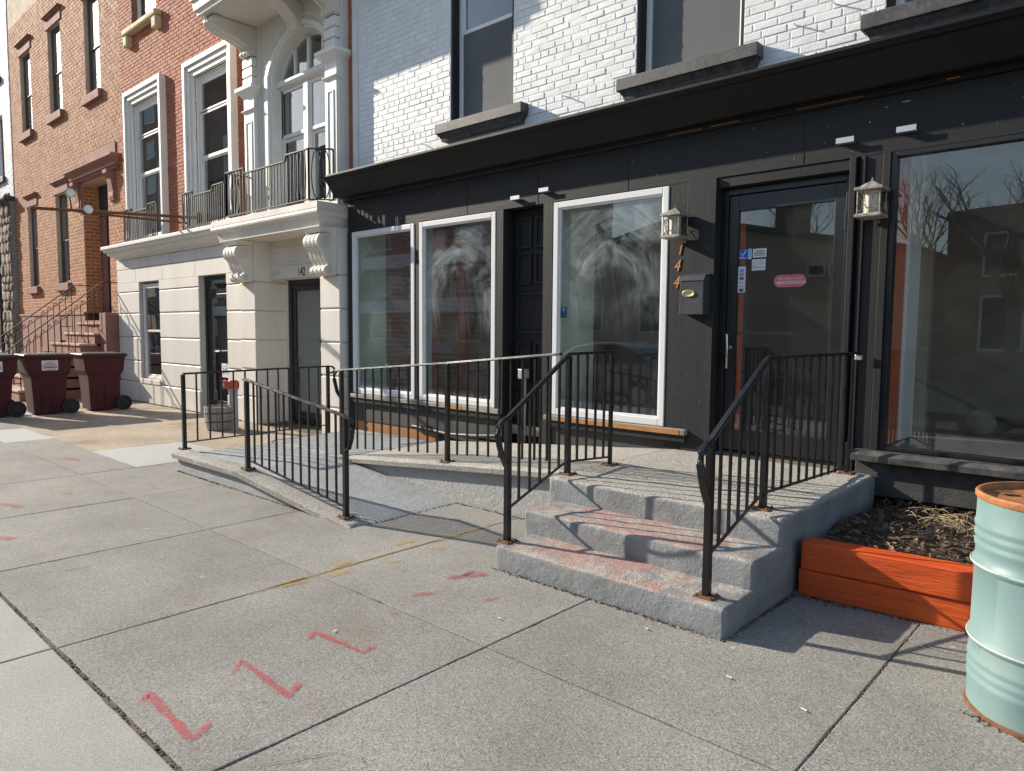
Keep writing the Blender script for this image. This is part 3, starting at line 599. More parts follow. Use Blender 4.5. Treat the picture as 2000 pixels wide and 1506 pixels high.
for (x, z) in ((-4.72, 3.98), (-2.35, 4.05), (-2.05, 4.13), (-6.95, 3.86)):
    MB().tube([(x, YU, z), (x+0.01, YU-0.07, z-0.01)], 0.006, 6).build('hook', 'white_brick', uw)
# interior shell of the shop
sh = MB(); X0, X1, Yb, Zf, Zc = -8.36, 2.9, 11.0, 0.49, 3.25
room = SH
MB().box(X0, X1, 5.95, Yb, Zf-0.1, Zf).build('shop_floor', 'int_floor', SH)
MB().box(X0, X1, 5.95, Yb, Zc, Zc+0.1).build('shop_ceiling', 'int_white', SH)
MB().box(X0, X1, Yb, Yb+0.1, Zf+0.001, Zc-0.001).build('shop_back_wall', 'int_tan', SH)
MB().box(X1-0.05, X1+0.05, 6.0, Yb-0.001, Zf+0.001, Zc-0.001).build('shop_side_wall', 'room', SH)
ib = MB().box(X0-0.05, X0+0.02, 5.99, Yb-0.001, Zf+0.001, Zc-0.001).build('party_wall', 'int_mortar', SH)
b = MB(); z = Zf+0.01; row = 0
while z < Zc-0.06:
    y = 6.45-(row % 2)*0.106
    while y < 9.6:
        a_, c_ = max(y, 6.45), min(y+0.2, 9.6)
        if c_-a_ > 0.03: b.box(X0+0.015, X0+0.03+random.uniform(-.003, .003), a_, c_, z, z+0.058)
        y += 0.212
    z += 0.07; row += 1
b.build('interior_brickwork', 'int_brick', ib, kind='stuff')
MB().box(X0+0.02, X0+0.06, 5.96, 6.42, Zf+0.002, Zc-0.002).build('partition', 'green_wall', SH)
for y in (7.18, 7.86, 8.62): MB().box(X0+0.02, X0+0.16, y, y+0.13, Zf+0.002, Zc-0.6).build('orange_post', 'int_orange', SH, 0.005)
MB().box(X0+0.02, X0+0.17, 7.18, 8.75, Zc-0.598, Zc-0.3).build('orange_beam', 'int_orange', SH, 0.005)
MB().box(X0+0.06, X0+0.3, 7.2, 8.7, Zf+0.002, Zf+0.35).build('orange_bench', 'int_orange', SH, 0.01)
MB().box(-4.86, -4.76, 5.957, 6.60, Zf+0.002, Zc-0.002).build('partition', 'green_wall', SH)
MB().box(-5.6, -5.54, 6.10, 10.6, Zf+0.002, Zc-0.002).build('partition', 'room_dark', SH)  # dark sheet, lengthened to give the interior behind the third window its shade
MB().box(-6.955, -6.90, 5.95, 6.06, Zf+0.002, Zc-0.002).build('partition', 'green_wall', SH)
MB().box(-2.92, -2.795, 6.06, 6.16, Zf+0.002, Zc-0.002).build('orange_post', 'int_orange', SH)
MB().box(-3.3, -3.05, 6.8, 7.9, Zf+0.002, Zc-0.3).build('partition', 'room_dark', SH)
MB().box(-1.64, -1.52, 5.935, 6.25, 0.70, Zc-0.002).build('orange_post', 'int_orange', SH)
MB().box(-1.64, -1.497, 6.252, 6.62, 0.70, Zc-0.002).build('white_post', 'int_white', SH, 0.01)
MB().box(-1.7, 2.8, 5.96, 6.9, Zf+0.003, 0.69).build('display_platform', 'int_floor', SH, 0.005)
MB().box(-2.75, -1.75, 8.2, 8.3, Zf+0.002, Zc-0.002).build('partition', 'int_tan', SH)
# shopfront: fascia, cornice
fa = MB().box(-8.40, 3.0, YF, YF+0.14, 2.885, 3.32).build('fascia', 'black_board', SH, 0.004)
for x in (-7.35, -6.05, -4.97, -3.85, -2.2, -0.2): MB().box(x, x+0.006, YF-0.003, YF+0.002, 2.90, 3.29).build('board_joint', 'black_wood', fa)
co = MB(); prof = [(YF+0.12, 3.30), (YF-0.03, 3.30), (YF-0.045, 3.315), (YF-0.05, 3.335), (YF-0.16, 3.335), (YF-0.175, 3.345), (YF-0.31, 3.535), (YF-0.335, 3.54), (YF-0.345, 3.56), (YF-0.36, 3.575), (YF-0.36, 3.60), (YU+0.02, 3.64), (YU+0.02, 3.30)]
co.prism(prof, 'x', -8.46, 3.0); co.build('cornice', 'black_cornice', SH, 0.003)
for x, z in ((-5.25, 2.975), (-4.85, 3.01), (-1.87, 3.01), (-1.45, 3.02)):
    br = MB(); br.box(x-0.065, x+0.065, YF-0.055, YF-0.051, z-0.012, z+0.028); br.box(x-0.065, x+0.065, YF-0.051, YF, z-0.012, z-0.007)
    br.build('sign_bracket', 'tin', SH)
# plain black framing members: (x0,x1,z0,z1,y0,y1)
mem = [('end_post', -8.40, -8.295, 0.0, 2.883, YF-0.01, YF+0.1), ('mullion', -6.972, -6.882, 0.66, 2.883, YF-0.008, YF+0.1), ('post', -5.565, -5.453, 0.30, 2.883, YF-0.012, YF+0.22),
       ('post', -4.871, -4.742, 0.30, 2.883, YF-0.02, YF+0.105), ('pilaster_board', -3.388, -3.206, 0.45, 2.883, YF-0.010, YF+0.12), ('pilaster_board', -3.202, -2.925, 0.45, 2.883, YF-0.022, YF+0.12),
       ('door_reveal', -2.958, -2.927, 0.46, 2.883, YF+0.0, YF+0.26), ('door_header', -2.927, -1.83, 2.80, 2.883, YF+0.01, YF+0.26), ('door_post', -1.83, -1.785, 0.48, 2.883, YF-0.035, YF+0.26),
       ('door_post', -1.784, -1.752, 0.48, 2.883, YF+0.03, YF+0.26), ('door_post', -1.751, -1.722, 0.48, 2.883, YF-0.02, YF+0.26), ('pilaster_board', -1.721, -1.601, 0.62, 2.883, YF+0.0, YF+0.12), ('window_post', -1.600, -1.546, 0.66, 2.883, YF-0.03, YF+0.1)]
for n_, x0, x1, z0, z1, y0, y1 in mem: MB().box(x0, x1, y0, y1, z0, z1).build(n_, 'black_wood', SH, 0.004)
# display windows
for i, (x0, x1, mat) in enumerate(((-8.29, -6.977, 'soap_w1'), (-6.878, -5.57, 'soap_w2'), (-4.738, -3.392, 'soap_w3'))):
    wn = MB().frame(x0, x1, 0.672, 2.876, 0.062, YF-0.018, YF+0.05, 0.07).build('display_window', 'white_frame', SH, 0.006)
    MB().frame(x0+0.0625, x1-0.0625, 0.7425, 2.8135, 0.016, YF+0.0, YF+0.045).build('glazing_bead', 'white_frame', wn, 0.003)
    MB().box(x0+0.07, x1-0.07, YF+0.022, YF+0.027, 0.75, 2.80).build('pane', mat, wn)
wn = MB(); wn.frame(-1.545, 2.6, 0.672, 2.882, 0.035, YF-0.012, YF+0.08, 0.03).build('display_window', 'black_alu', SH, 0.003)
MB().box(-1.511, 2.566, YF+0.03, YF+0.036, 0.70, 2.85).build('pane', 'glass', SH)
MB().box(-4.655, -4.575, YF+0.018, YF+0.0205, 1.69, 1.80).build('window_sticker', 'navy_print', SH); MB().box(-4.63, -4.60, YF+0.016, YF+0.0178, 1.76, 1.79).build('window_sticker', 'sky_print', SH)
# sills and base
for x0, x1 in ((-8.30, -5.46), (-4.80, -3.14)):
    sl_ = MB().box(x0, x1, YF-0.075, YF+0.1, 0.615, 0.668).build('sill', 'tan_wood', SH, 0.008)
    MB().box(x0+0.01, x1-0.01, YF-0.055, YF+0.05, 0.55, 0.6145).build('sill_apron', 'black_wood', sl_, 0.004)
for x0, x1, z in ((-4.6, -3.9, 0.585), (-3.9, -3.2, 0.60), (-6.3, -6.05, 0.60)):
    m = MB(); n = 14; zs = [z-0.03*abs(noise.noise(Vector((x0*5+i*0.6, 0, 0))))-0.01 for i in range(n+1)]
    m.add([(x0+(x1-x0)*i/n, YF-0.0785, 0.664) for i in range(n+1)]+[(x0+(x1-x0)*i/n, YF-0.0785, max(zs[i], 0.618)) for i in range(n+1)]+[(x0+(x1-x0)*i/n, YF-0.070, 0.664) for i in range(n+1)]+[(x0+(x1-x0)*i/n, YF-0.070, max(zs[i], 0.618)) for i in range(n+1)],
          [(i, i+1, n+2+i, n+1+i) for i in range(n)]+[(n+1+i, n+2+i, 3*n+4+i, 3*n+3+i) for i in range(n)])
    m.build('bare_wood', 'orange_wear', SH)
MB().box(-8.295, -5.566, YF+0.0, YF+0.12, 0.30, 0.60).build('base_panel', 'dark_base', SH, 0.004)
MB().box(-4.741, -3.389, YF+0.0, YF+0.12, 0.30, 0.60).build('base_panel', 'dark_base', SH, 0.004)
MB().box(-8.294, -6.6, YF+0.012, YF+0.11, 0.0, 0.297).build('base_brick', 'orange_wear', SH, 0.01)
MB().box(-6.598, -5.45, YF+0.02, YF+0.11, 0.0, 0.297).build('base_brick', 'dark_base', SH, 0.01)
MB().loft(-1.72, 3.0, YF-0.12, YF+0.1, [(0.012, 0.585), (0.0, 0.59), (0.0, 0.635), (0.02, 0.668)]).build('sill', 'black_sill', SH, 0.004)
MB().box(-1.70, 3.0, YF-0.035, YF+0.1, 0.325, 0.583).build('base_wall', 'dark_stucco', SH, 0.01)
MB().box(-1.70, 3.0, YF+0.10, YF+0.18, -0.02, 0.5).build('base_footing', 'room_dark', SH)
# worn paint: bare wood along the cornice seam, chips on the fascia
def chip(x, z, w, h, y, mat, par):
    n = 9; P = []
    for k in range(n): a = 2*math.pi*k/n; q = random.uniform(0.5, 1.1); P.append((x+w*q*math.cos(a), z+h*q*math.sin(a)))
    MB().prism(P, 'y', y-0.0018, y+0.001).build('paint_chip', mat, par)
x = -3.4
while x < 1.5:
    L_ = random.uniform(0.08, 0.5); MB().box(x, x+L_, YF-0.0475, YF-0.04, 3.3165, 3.3165+random.uniform(0.004, 0.010)).build('bare_edge', 'orange_wear', fa); x += L_+random.uniform(0.05, 0.6)
chip(-1.47, 3.235, 0.028, 0.008, YF, 'tan_wood', fa); chip(-1.60, 3.22, 0.014, 0.005, YF, 'tan_wood', fa)
for _ in range(38):
    chip(random.uniform(-8.2, 0.3), random.uniform(2.92, 3.28), random.uniform(0.002, 0.006), random.uniform(0.002, 0.012), YF, random.choice(('tan_wood', 'tin', 'tan_wood')), fa)
for _ in range(26):
    x_ = random.choice((random.uniform(-3.18, -2.94), random.uniform(-3.37, -3.22))); chip(x_, random.uniform(0.6, 2.8), random.uniform(0.0015, 0.004), random.uniform(0.002, 0.012), YF-0.022 if x_ > -3.2 else YF-0.010, 'tan_wood', fa)
# panelled recess door
pd = MB().box(-5.451, -4.865, YF+0.17, YF+0.21, 0.30, 2.883).build('recess_door', 'black_wood', SH)
for z0, z1 in ((0.42, 0.86), (0.98, 1.44), (1.52, 1.98), (2.06, 2.42), (2.46, 2.80)):
    two = z0 < 0.9 or 2.0 < z0 < 2.5 or z0 > 2.45 or 0.9 < z0 < 1.0
    for xa, xb in (((-5.40, -5.18), (-5.14, -4.92)) if two else ((-5.40, -4.92),)):
        MB().loft(xa, xb, 0, 1, [(0, 0)]) if False else MB().frame(xa, xb, z0, z1, 0.035, YF+0.145, YF+0.17).build('door_panel', 'black_wood', pd, 0.006)
MB().tube([(-5.22, YF+0.09, 0.30), (-5.22, YF+0.09, 1.02)], 0.028, 12).build('conduit', 'pipe_grey', SH, smooth=True)
MB().box(-5.26, -5.17, YF+0.03, YF+0.13, 1.02, 1.13).build('conduit_box', 'tin', SH, 0.01)
MB().tube([(-7.0, YF-0.02, 0.33), (-6.3, YF-0.05, 0.30), (-5.8, YF-0.08, 0.335), (-5.4, YF-0.06, 0.375)], 0.025, 10).build('drain_hose', 'cable', SH, smooth=True)
# glazed entrance door
dr = MB(); D0, D1, DY = -2.922, -1.834, YF+0.10
dr.frame(D0, D1, 0.482, 2.797, 0.055, DY, DY+0.10, 0.02); door = dr.build('entrance_door', 'black_alu', SH, 0.003)
L0, L1 = D0+0.058, D1-0.058
lf = MB(); lf.box(L0, L0+0.085, DY+0.02, DY+0.065, 0.51, 2.735); lf.box(L1-0.085, L1, DY+0.02, DY+0.065, 0.51, 2.735); lf.box(L0+0.085, L1-0.085, DY+0.02, DY+0.065, 2.60, 2.735); lf.box(L0+0.085, L1-0.085, DY+0.02, DY+0.065, 0.51, 0.69)
lf.build('door_leaf', 'black_alu', door, 0.003)
MB().box(L0+0.08, L1-0.08, DY+0.040, DY+0.046, 0.68, 2.61).build('pane', 'glass', door)
MB().box(L0+0.085, L1-0.085, DY+0.055, DY+0.085, 1.535, 1.56).build('push_bar', 'black_alu', door, 0.005)
MB().tube([(L0+0.04, DY+0.02, 1.53), (L0+0.04, DY-0.05, 1.53), (L0+0.045, DY-0.055, 1.50), (L0+0.05, DY-0.055, 1.27), (L0+0.045, DY-0.05, 1.245), (L0+0.04, DY+0.02, 1.245)], 0.011, 10).build('pull_handle', 'chrome', door, smooth=True)
MB().lathe([(0.016, 0), (0.016, 0.006), (0.008, 0.007)], (L0+0.05, DY+0.012, 1.42), 16, True, 'y').build('lock', 'chrome', door)
for z in (0.72, 2.35): MB().box(L1+0.005, L1+0.03, DY-0.03, DY, z, z+0.16).build('hinge', 'black_alu', door, 0.004)
ys = DY+0.0375
def sticker(x0, x1, z0, z1, mat, k=0): return MB().box(x0, x1, ys-0.0006*k-0.001, ys-0.0006*k, z0, z1).build('sticker', mat, door)
gx = L0+0.09
sticker(gx, gx+0.115, 2.185, 2.275, 'blue_print'); sticker(gx+0.085, gx+0.115, 2.187, 2.273, 'paper', 3)
MB().tube([(gx+0.02, ys-0.004, 2.24), (gx+0.035, ys-0.004, 2.215), (gx+0.066, ys-0.004, 2.262)], 0.006, 6).build('sticker_print', 'paper', door)
for i in range(3): sticker(gx+0.006, gx+0.07-0.012*i, 2.192+0.006*i, 2.195+0.006*i, 'paper', 4)
for i in range(4): sticker(gx+0.09, gx+0.11, 2.2+0.018*i, 2.21+0.018*i, 'sky_print', 6)
sticker(gx+0.125, gx+0.245, 2.195, 2.27, 'paper'); sticker(gx+0.12, gx+0.24, 2.085, 2.18, 'paper'); sticker(gx+0.12, gx+0.24, 2.108, 2.112, 'navy_print', 3)
for i, (a, b_) in enumerate(((0.14, 0.23), (0.135, 0.235), (0.14, 0.232), (0.15, 0.22))): sticker(gx+a, gx+b_, 2.21+0.013*i, 2.215+0.013*i, 'navy_print', 3)
for i, (a, b_) in enumerate(((0.13, 0.17), (0.18, 0.23), (0.13, 0.16), (0.17, 0.225))): sticker(gx+a, gx+b_, 2.125+0.012*i, 2.128+0.012*i, 'navy_print', 3)
sticker(gx-0.002, gx+0.066, 1.90, 2.125, 'paper')
for i, m_ in enumerate(('navy_print', 'paper', 'paper', 'red_print', 'sky_print', 'sky_print')):
    z = 1.908+0.034*i; sticker(gx+0.014, gx+0.05, z, z+0.024, m_ if m_ != 'paper' else 'paper', 3)
    if m_ == 'paper': sticker(gx+0.016, gx+0.048, z+0.008, z+0.012, 'navy_print', 4)
pts = []; cx, cz, hw, hh = gx+0.452, 1.985, 0.135, 0.052
for k in range(33):
    a = math.pi/2+math.pi*k/16 if k <= 16 else -math.pi/2+math.pi*(k-17)/15
    ox = -hw+hh if k <= 16 else hw-hh
    pts.append((cx+ox+hh*math.cos(a), cz+hh*math.sin(a)))
MB().prism(pts, 'y', ys-0.001, ys).build('sticker', 'pink_print', door)
text('sticker_print', 'We deliver with', 0.030, cx, ys-0.0025, cz+0.020, 'paper', door, 0, 0.0008)
text('sticker_print', 'DOORDASH', 0.037, cx+0.025, ys-0.0025, cz-0.015, 'paper', door, 0, 0.0008, spacing=1.12, bold=0.0006)
MB().tube([(cx-0.115, ys-0.003, cz-0.010), (cx-0.085, ys-0.003, cz-0.010), (cx-0.075, ys-0.003, cz-0.018), (cx-0.082, ys-0.003, cz-0.026), (cx-0.10, ys-0.003, cz-0.026)], 0.0045, 6).build('sticker_print', 'paper', door)
# numerals 1 4 4
for ch, x, z in (('1', -3.267, 2.295), ('4', -3.294, 2.147), ('4', -3.30, 1.998)):
    text('numeral', ch, 0.155, x, YF-0.014, z, 'digit_copper', SH, 0.28, 0.003, sx=0.8)

# ================================================================ wall lanterns, mailbox
def lantern(x, y, z, label):
    L = thing('wall_lantern', (x, y, z), label, 'lantern')
    yc = y-0.155
    MB().box(x-0.055, x+0.055, y-0.022, y, z-0.15, z+0.10).build('back_plate', 'lantern_iron', L, 0.006)
    MB().box(x-0.03, x+0.03, y-0.10, y-0.021, z+0.05, z+0.09).build('arm', 'lantern_iron', L, 0.006)
    MB().loft(x-0.125, x+0.125, yc-0.125, yc+0.125, [(0, 0.075+z), (0, 0.102+z), (0.035, 0.112+z), (0.085, 0.150+z), (0.098, 0.152+z), (0.105, 0.165+z)], True).build('roof', 'lantern', L, 0.004)
    MB().lathe([(0.006, 0), (0.012, 0.008), (0.012, 0.014), (0.004, 0.022), (0.009, 0.028), (0.003, 0.036)], (x, yc, z+0.165), 10).build('finial', 'lantern', L, smooth=True)
    MB().loft(x-0.118, x+0.118, yc-0.118, yc+0.118, [(0.012, z-0.178), (0, z-0.172), (0, z-0.148), (0.02, z-0.14)], True).build('base', 'lantern', L, 0.004)
    MB().lathe([(0.066, z-0.14), (0.066, z+0.074)], (x, yc, 0), 24).build('glass_shade', 'lantern_glass', L, smooth=True)
    for sx in (-1, 1):
        for sy in (-1, 1): MB().tube([(x+sx*0.098, yc+sy*0.098, z-0.142), (x+sx*0.098, yc+sy*0.098, z+0.076)], 0.007, 6).build('corner_bar', 'lantern', L)
    def scroll(f):
        def sp(c, r0, a0, a1, n=14):
            return [f(c[0]+r0*(1-0.6*i/n)*math.cos(a0+(a1-a0)*i/n), c[1]+r0*(1-0.6*i/n)*math.sin(a0+(a1-a0)*i/n)) for i in range(n+1)]
        m = MB()
        for s in (-1, 1):
            P = [f(s*0.005, -0.10), f(s*0.03, -0.06), f(s*0.06, -0.02), f(s*0.075, 0.02)]
            m.tube(P+[f(s*(0.055+0.02*math.cos(a)), 0.03+0.02*math.sin(a)) for a in [0.3*i for i in range(1, 16)]], 0.0035, 5)
            m.tube([f(s*0.01, -0.09), f(s*0.035, -0.01), f(s*0.03, 0.04), f(s*0.012, 0.06), f(s*0.0, 0.045)], 0.003, 5)
            m.tube([f(s*0.085, -0.13), f(s*0.07, -0.10), f(s*0.04, -0.085), f(0, -0.08)], 0.0035, 5)
            m.tube([f(s*(0.035+0.022*math.cos(a)), -0.122+0.016*math.sin(a)) for a in [0.4*i for i in range(15)]], 0.003, 5)
        m.build('scrollwork', 'lantern_iron', L)
    L.scale = (0.78, 0.78, 0.78)
    scroll(lambda u, v: (x+u, yc-0.098, z+v-0.01)); scroll(lambda u, v: (x+0.098, yc+u, z+v-0.01)); scroll(lambda u, v: (x-0.098, yc+u, z+v-0.01))
    return L
lantern(-3.255, YF-0.0105, 2.515, 'weathered bronze wall lantern above the number 144 and mailbox')
lantern(-1.64, YF-0.0005, 2.54, 'wall lantern with cream glass between the entrance door and large right window')
mbx = thing('mailbox', (-3.07, YF-0.023, 1.70), 'dark grey wall mailbox with oval brass plate left of the entrance door', 'mailbox')
MB().prism([(YF-0.0235, 1.705), (YF-0.148, 1.705), (YF-0.148, 2.00), (YF-0.120, 2.035), (YF-0.0235, 2.05)], 'x', -3.185, -2.955).build('body', 'mailbox', mbx, 0.006)
MB().prism([(YF-0.0235, 2.068), (YF-0.0235, 2.052), (YF-0.122, 2.037), (YF-0.151, 2.00), (YF-0.156, 2.00), (YF-0.126, 2.045)], 'x', -3.19, -2.95).build('lid', 'mailbox', mbx, 0.002)
MB().lathe([(0.062, 0.0), (0.062, -0.006), (0.052, -0.012), (0.05, -0.007), (0.0, -0.006)], (0, 0, 0), 32, False, 'y').build('tmp', 'brass', None)
tmp = bpy.data.objects['tmp']; me = tmp.data; bpy.data.objects.remove(tmp); me.transform(Matrix.Diagonal((1, 1, 0.52, 1)))
me.name = 'oval_plate'
for p in me.polygons: p.use_smooth = True
inst('oval_plate', me, mbx, (-3.095, YF-0.148, 1.89))
text('plate_print', 'MAIL', 0.03, -3.095, YF-0.1565, 1.89, 'brass', mbx, 0, 0.001)

# ================================================================ steps and ramp
for x0, x1 in ((-5.361, -3.864), (-3.864, -3.15)): slab(x0, x1, 3.93, 4.36, 'slab')
ST = thing('concrete_steps', (-2.4, 4.6, 0), 'grey painted concrete steps with worn red paint leading to the entrance door', 'steps')
hull_box('step', 'steps', ST, -3.14, -1.545, 3.30, 4.12, -0.03, 0.160, 0.022)
hull_box('step', 'steps', ST, -3.20, -1.549, 3.655, 4.15, 0.10, 0.317, 0.024)
hull_box('landing', 'steps', ST, -3.29, -1.553, 4.03, 5.835, -0.03, 0.478, 0.026, 0.05)
RP = thing('concrete_ramp', (-6.0, 4.4, 0), 'switchback concrete access ramp with grey painted sides along the black shopfront', 'ramp')
MB().prism([(-7.85, -0.02), (-4.75, -0.02), (-6.3, 0.145), (-7.85, 0.145)], 'y', 3.235, 4.33).build('ramp_wall', 'ramp', RP, 0.006)
def slope_sheet(name, fz, x0, x1, y0, y1, th, mat, amp=0.003, cell=0.05, r=0.018):
    """uneven sloping slab whose top follows fz(x)"""
    nx, ny = int((x1-x0)/cell), int((y1-y0)/cell); V = []; F = []
    for i in range(nx+1):
        for j in range(ny+1):
            x, y = x0+(x1-x0)*i/nx, y0+(y1-y0)*j/ny
            e = (r*0.6 if j in (0, ny) or i in (0, nx) else 0)
            V.append((x, y, fz(x)-e+amp*(noise.noise(Vector((x*6, y*6, 1)))+0.6*noise.noise(Vector((x*17, y*17, 4))))))
    for i in range(nx):
        for j in range(ny): F.append((i*(ny+1)+j, (i+1)*(ny+1)+j, (i+1)*(ny+1)+j+1, i*(ny+1)+j+1))
    ring = [(i, 0) for i in range(nx+1)]+[(nx, j) for j in range(1, ny+1)]+[(i, ny) for i in range(nx-1, -1, -1)]+[(0, j) for j in range(ny-1, 0, -1)]
    k = len(V)
    for i, j in ring:
        x, y, z = V[i*(ny+1)+j]; ox = -r*0.4 if i == 0 else r*0.4 if i == nx else 0; oy = -r*0.4 if j == 0 else r*0.4 if j == ny else 0
        V.append((x+ox+0.002*noise.noise(Vector((x*20, y*20, 9))), y+oy+0.003*noise.noise(Vector((x*14, y*14, 5))), z-r*0.6))
    for i, j in ring:
        x, y, z = V[i*(ny+1)+j]; V.append((x, y, min(z-0.01, max(-0.02, fz(x)-th))))
    m = len(ring)
    for a in range(m):
        b = (a+1) % m; A = ring[a][0]*(ny+1)+ring[a][1]; B = ring[b][0]*(ny+1)+ring[b][1]
        F.append((A, k+a, k+b, B)); F.append((k+a, k+m+a, k+m+b, k+b))
    return MB().add(V, F).build(name, mat, RP, smooth=True)
def lower(x): return 0.205 if x < -6.45 else 0.205-(x+6.45)/(6.45-4.60)*0.19 if x < -4.6 else 0.015
slope_sheet('lower_ramp', lambda x: lower(x)-0.006, -7.80, -4.58, 3.40, 4.345, 0.06, 'ramp')
slope_sheet('kerb_edge', lambda x: lower(x)+0.006, -7.90, -4.60, 3.195, 3.405, 0.07, 'tread', 0.006)
slope_sheet('platform', lambda x: 0.203, -8.02, -6.38, 4.35, 5.72, 0.1, 'ramp')
MB().box(-8.0, -6.4, 4.36, 5.70, -0.02, 0.12).build('platform_wall', 'ramp', RP)
def upper(x): return 0.478+(x+3.29)*0.0845
MB().prism([(-6.35, -0.02), (-3.285, -0.02), (-3.285, 0.42), (-6.35, 0.15)], 'y', 4.36, 5.83).build('ramp_wall', 'ramp', RP, 0.004)
slope_sheet('upper_ramp', upper, -6.38, -3.275, 4.30, 5.835, 0.065, 'tread', 0.004)

def debris(path, w, n, zb=0.0, top=0.012):
    """grit and leaf crumbs gathered along the foot of something"""
    m = MB(); P = [(a[0], a[1], zb) for a in path]; L = sum(math.hypot(b[0]-a[0], b[1]-a[1]) for a, b in zip(P, P[1:]))
    for _ in range(n):
        q = lerp_path(P, random.uniform(0, L)); r = random.uniform(0.003, 0.012); x, y = q[0]+random.gauss(0, w), q[1]+random.gauss(0, w); a = random.uniform(0, 6.28)
        h = random.uniform(0.3, 1)*top
        B = [(x+r*math.cos(a+k*1.57)*random.uniform(.6, 1.4), y+r*math.sin(a+k*1.57)*random.uniform(.6, 1.4), zb) for k in range(4)]
        m.add(B+[(x+random.uniform(-.3, .3)*r, y+random.uniform(-.3, .3)*r, zb+h)], [(0, 1, 4), (1, 2, 4), (2, 3, 4), (3, 0, 4)])
    o = m.build('grit', 'grit', walk, kind='stuff', fix=False); return o
# ================================================================ railings
def plate(T, x, y, z, s=0.055):
    p = MB().box(x-s, x+s, y-s, y+s, z-0.004, z+0.008).build('base_plate', 'rust', T, 0.003)
    for sx in (-1, 1):
        for sy in (-1, 1): MB().lathe([(0.008, 0), (0.008, 0.006), (0.004, 0.012)], (x+sx*s*0.72, y+sy*s*0.72, z+0.008), 6).build('bolt', 'rust', p)
def post(T, x, y, z0, z1, w=0.039, pl=True):
    MB().bar((x, y, z0), (x, y, z1), w).build('post', 'iron', T, 0.003)
    if pl: plate(T, x, y, z0)
def lerp_path(path, t):
    """point on a polyline parametrised by its horizontal run"""
    ds = [math.hypot(b[0]-a[0], b[1]-a[1]) for a, b in zip(path, path[1:])]; s = t
    for (a, b), d in zip(zip(path, path[1:]), ds):
        if s <= d+1e-9: k = s/d if d else 0; return tuple(a[i]+(b[i]-a[i])*k for i in range(3))
        s -= d
    return path[-1]
def bars(T, top, bot, t0, t1, n, w=0.016):
    for i in range(n):
        t = t0+(t1-t0)*(i+1)/(n+1); a = lerp_path(top, t); b = bot(t, a)
        MB().bar((a[0], a[1], b-0.004), (a[0]+random.uniform(-.003, .003), a[1], a[2]-0.004), w).build('baluster', 'iron', T, 0.0015)
def handrail(T, pts, w=0.042, h=0.012):
    MB().flat(pts, w, h).build('handrail', 'rail_cap', T, 0.003)
    MB().flat([(p[0], p[1], p[2]+h*0.85) for p in pts], w*0.55, h*0.7).build('handrail_cap', 'rail_cap', T, 0.003)
def arc(c, u, v, r, a0, a1, n=8):
    return [tuple(c[i]+u[i]*r*math.cos(a0+(a1-a0)*k/n)+v[i]*r*math.sin(a0+(a1-a0)*k/n) for i in range(3)) for k in range(n+1)]
# A: left edge of the platform
T = thing('iron_railing', (-7.95, 3.36, 0.2), 'black iron railing along the left end of the ramp platform, beside the barrel', 'railing', 'black iron railings of the ramp and steps')
top = [(-7.955, 3.36, 1.045), (-8.14, 5.33, 1.06)]
post(T, -7.955, 3.36, 0.212, 1.04); post(T, -8.14, 5.33, 0.10, 1.055)
handrail(T, [top[0], top[1], (-8.15, 5.40, 1.055), (-8.155, 5.44, 1.03), (-8.155, 5.43, 0.985), (-8.15, 5.37, 0.97)])
MB().bar((-7.957, 3.38, 0.285), (-8.138, 5.31, 0.285), 0.014).build('bottom_rail', 'iron', T)
bars(T, top, lambda t, a: 0.285, 0, 1.979, 12)
# B: street side of the lower ramp
T = thing('iron_railing', (-6.4, 3.3, 0.2), 'low sloping black iron railing on the street side of the lower ramp', 'railing', 'black iron railings of the ramp and steps')
top = [(-6.40, 3.295, 1.062), (-4.78, 3.285, 0.858)]
post(T, -6.40, 3.295, 0.212, 1.055); post(T, -4.78, 3.285, 0.042, 0.855)
handrail(T, [(-6.45, 3.295, 1.066)]+top+[(-4.72, 3.285, 0.845), (-4.685, 3.285, 0.815), (-4.68, 3.285, 0.77), (-4.70, 3.285, 0.68), (-4.735, 3.285, 0.60), (-4.762, 3.285, 0.59)])
MB().bar((-6.385, 3.295, 0.30), (-4.795, 3.285, 0.125), 0.014).build('bottom_rail', 'iron', T)
bars(T, top, lambda t, a: 0.30-t/1.62*0.175, 0, 1.62, 11)
# C: street side of the upper ramp
T = thing('iron_railing', (-6.42, 4.34, 0.2), 'long black iron railing on the edge of the upper ramp below the display windows', 'railing', 'black iron railings of the ramp and steps')
top = [(-6.42, 4.37, 1.115), (-4.76, 4.37, 1.25), (-3.40, 4.30, 1.372)]
post(T, -6.42, 4.37, upper(-6.38), 1.11, pl=False); post(T, -4.76, 4.37, upper(-4.76), 1.245)
handrail(T, [(-6.44, 4.37, 0.83), (-6.50, 4.37, 0.88), (-6.555, 4.37, 1.02), (-6.55, 4.37, 1.075), (-6.51, 4.37, 1.105)]+top)
bars(T, top, lambda t, a: upper(a[0])+0.075, 0, 1.66, 11); bars(T, top, lambda t, a: upper(a[0])+0.075, 1.66, 3.02, 9)
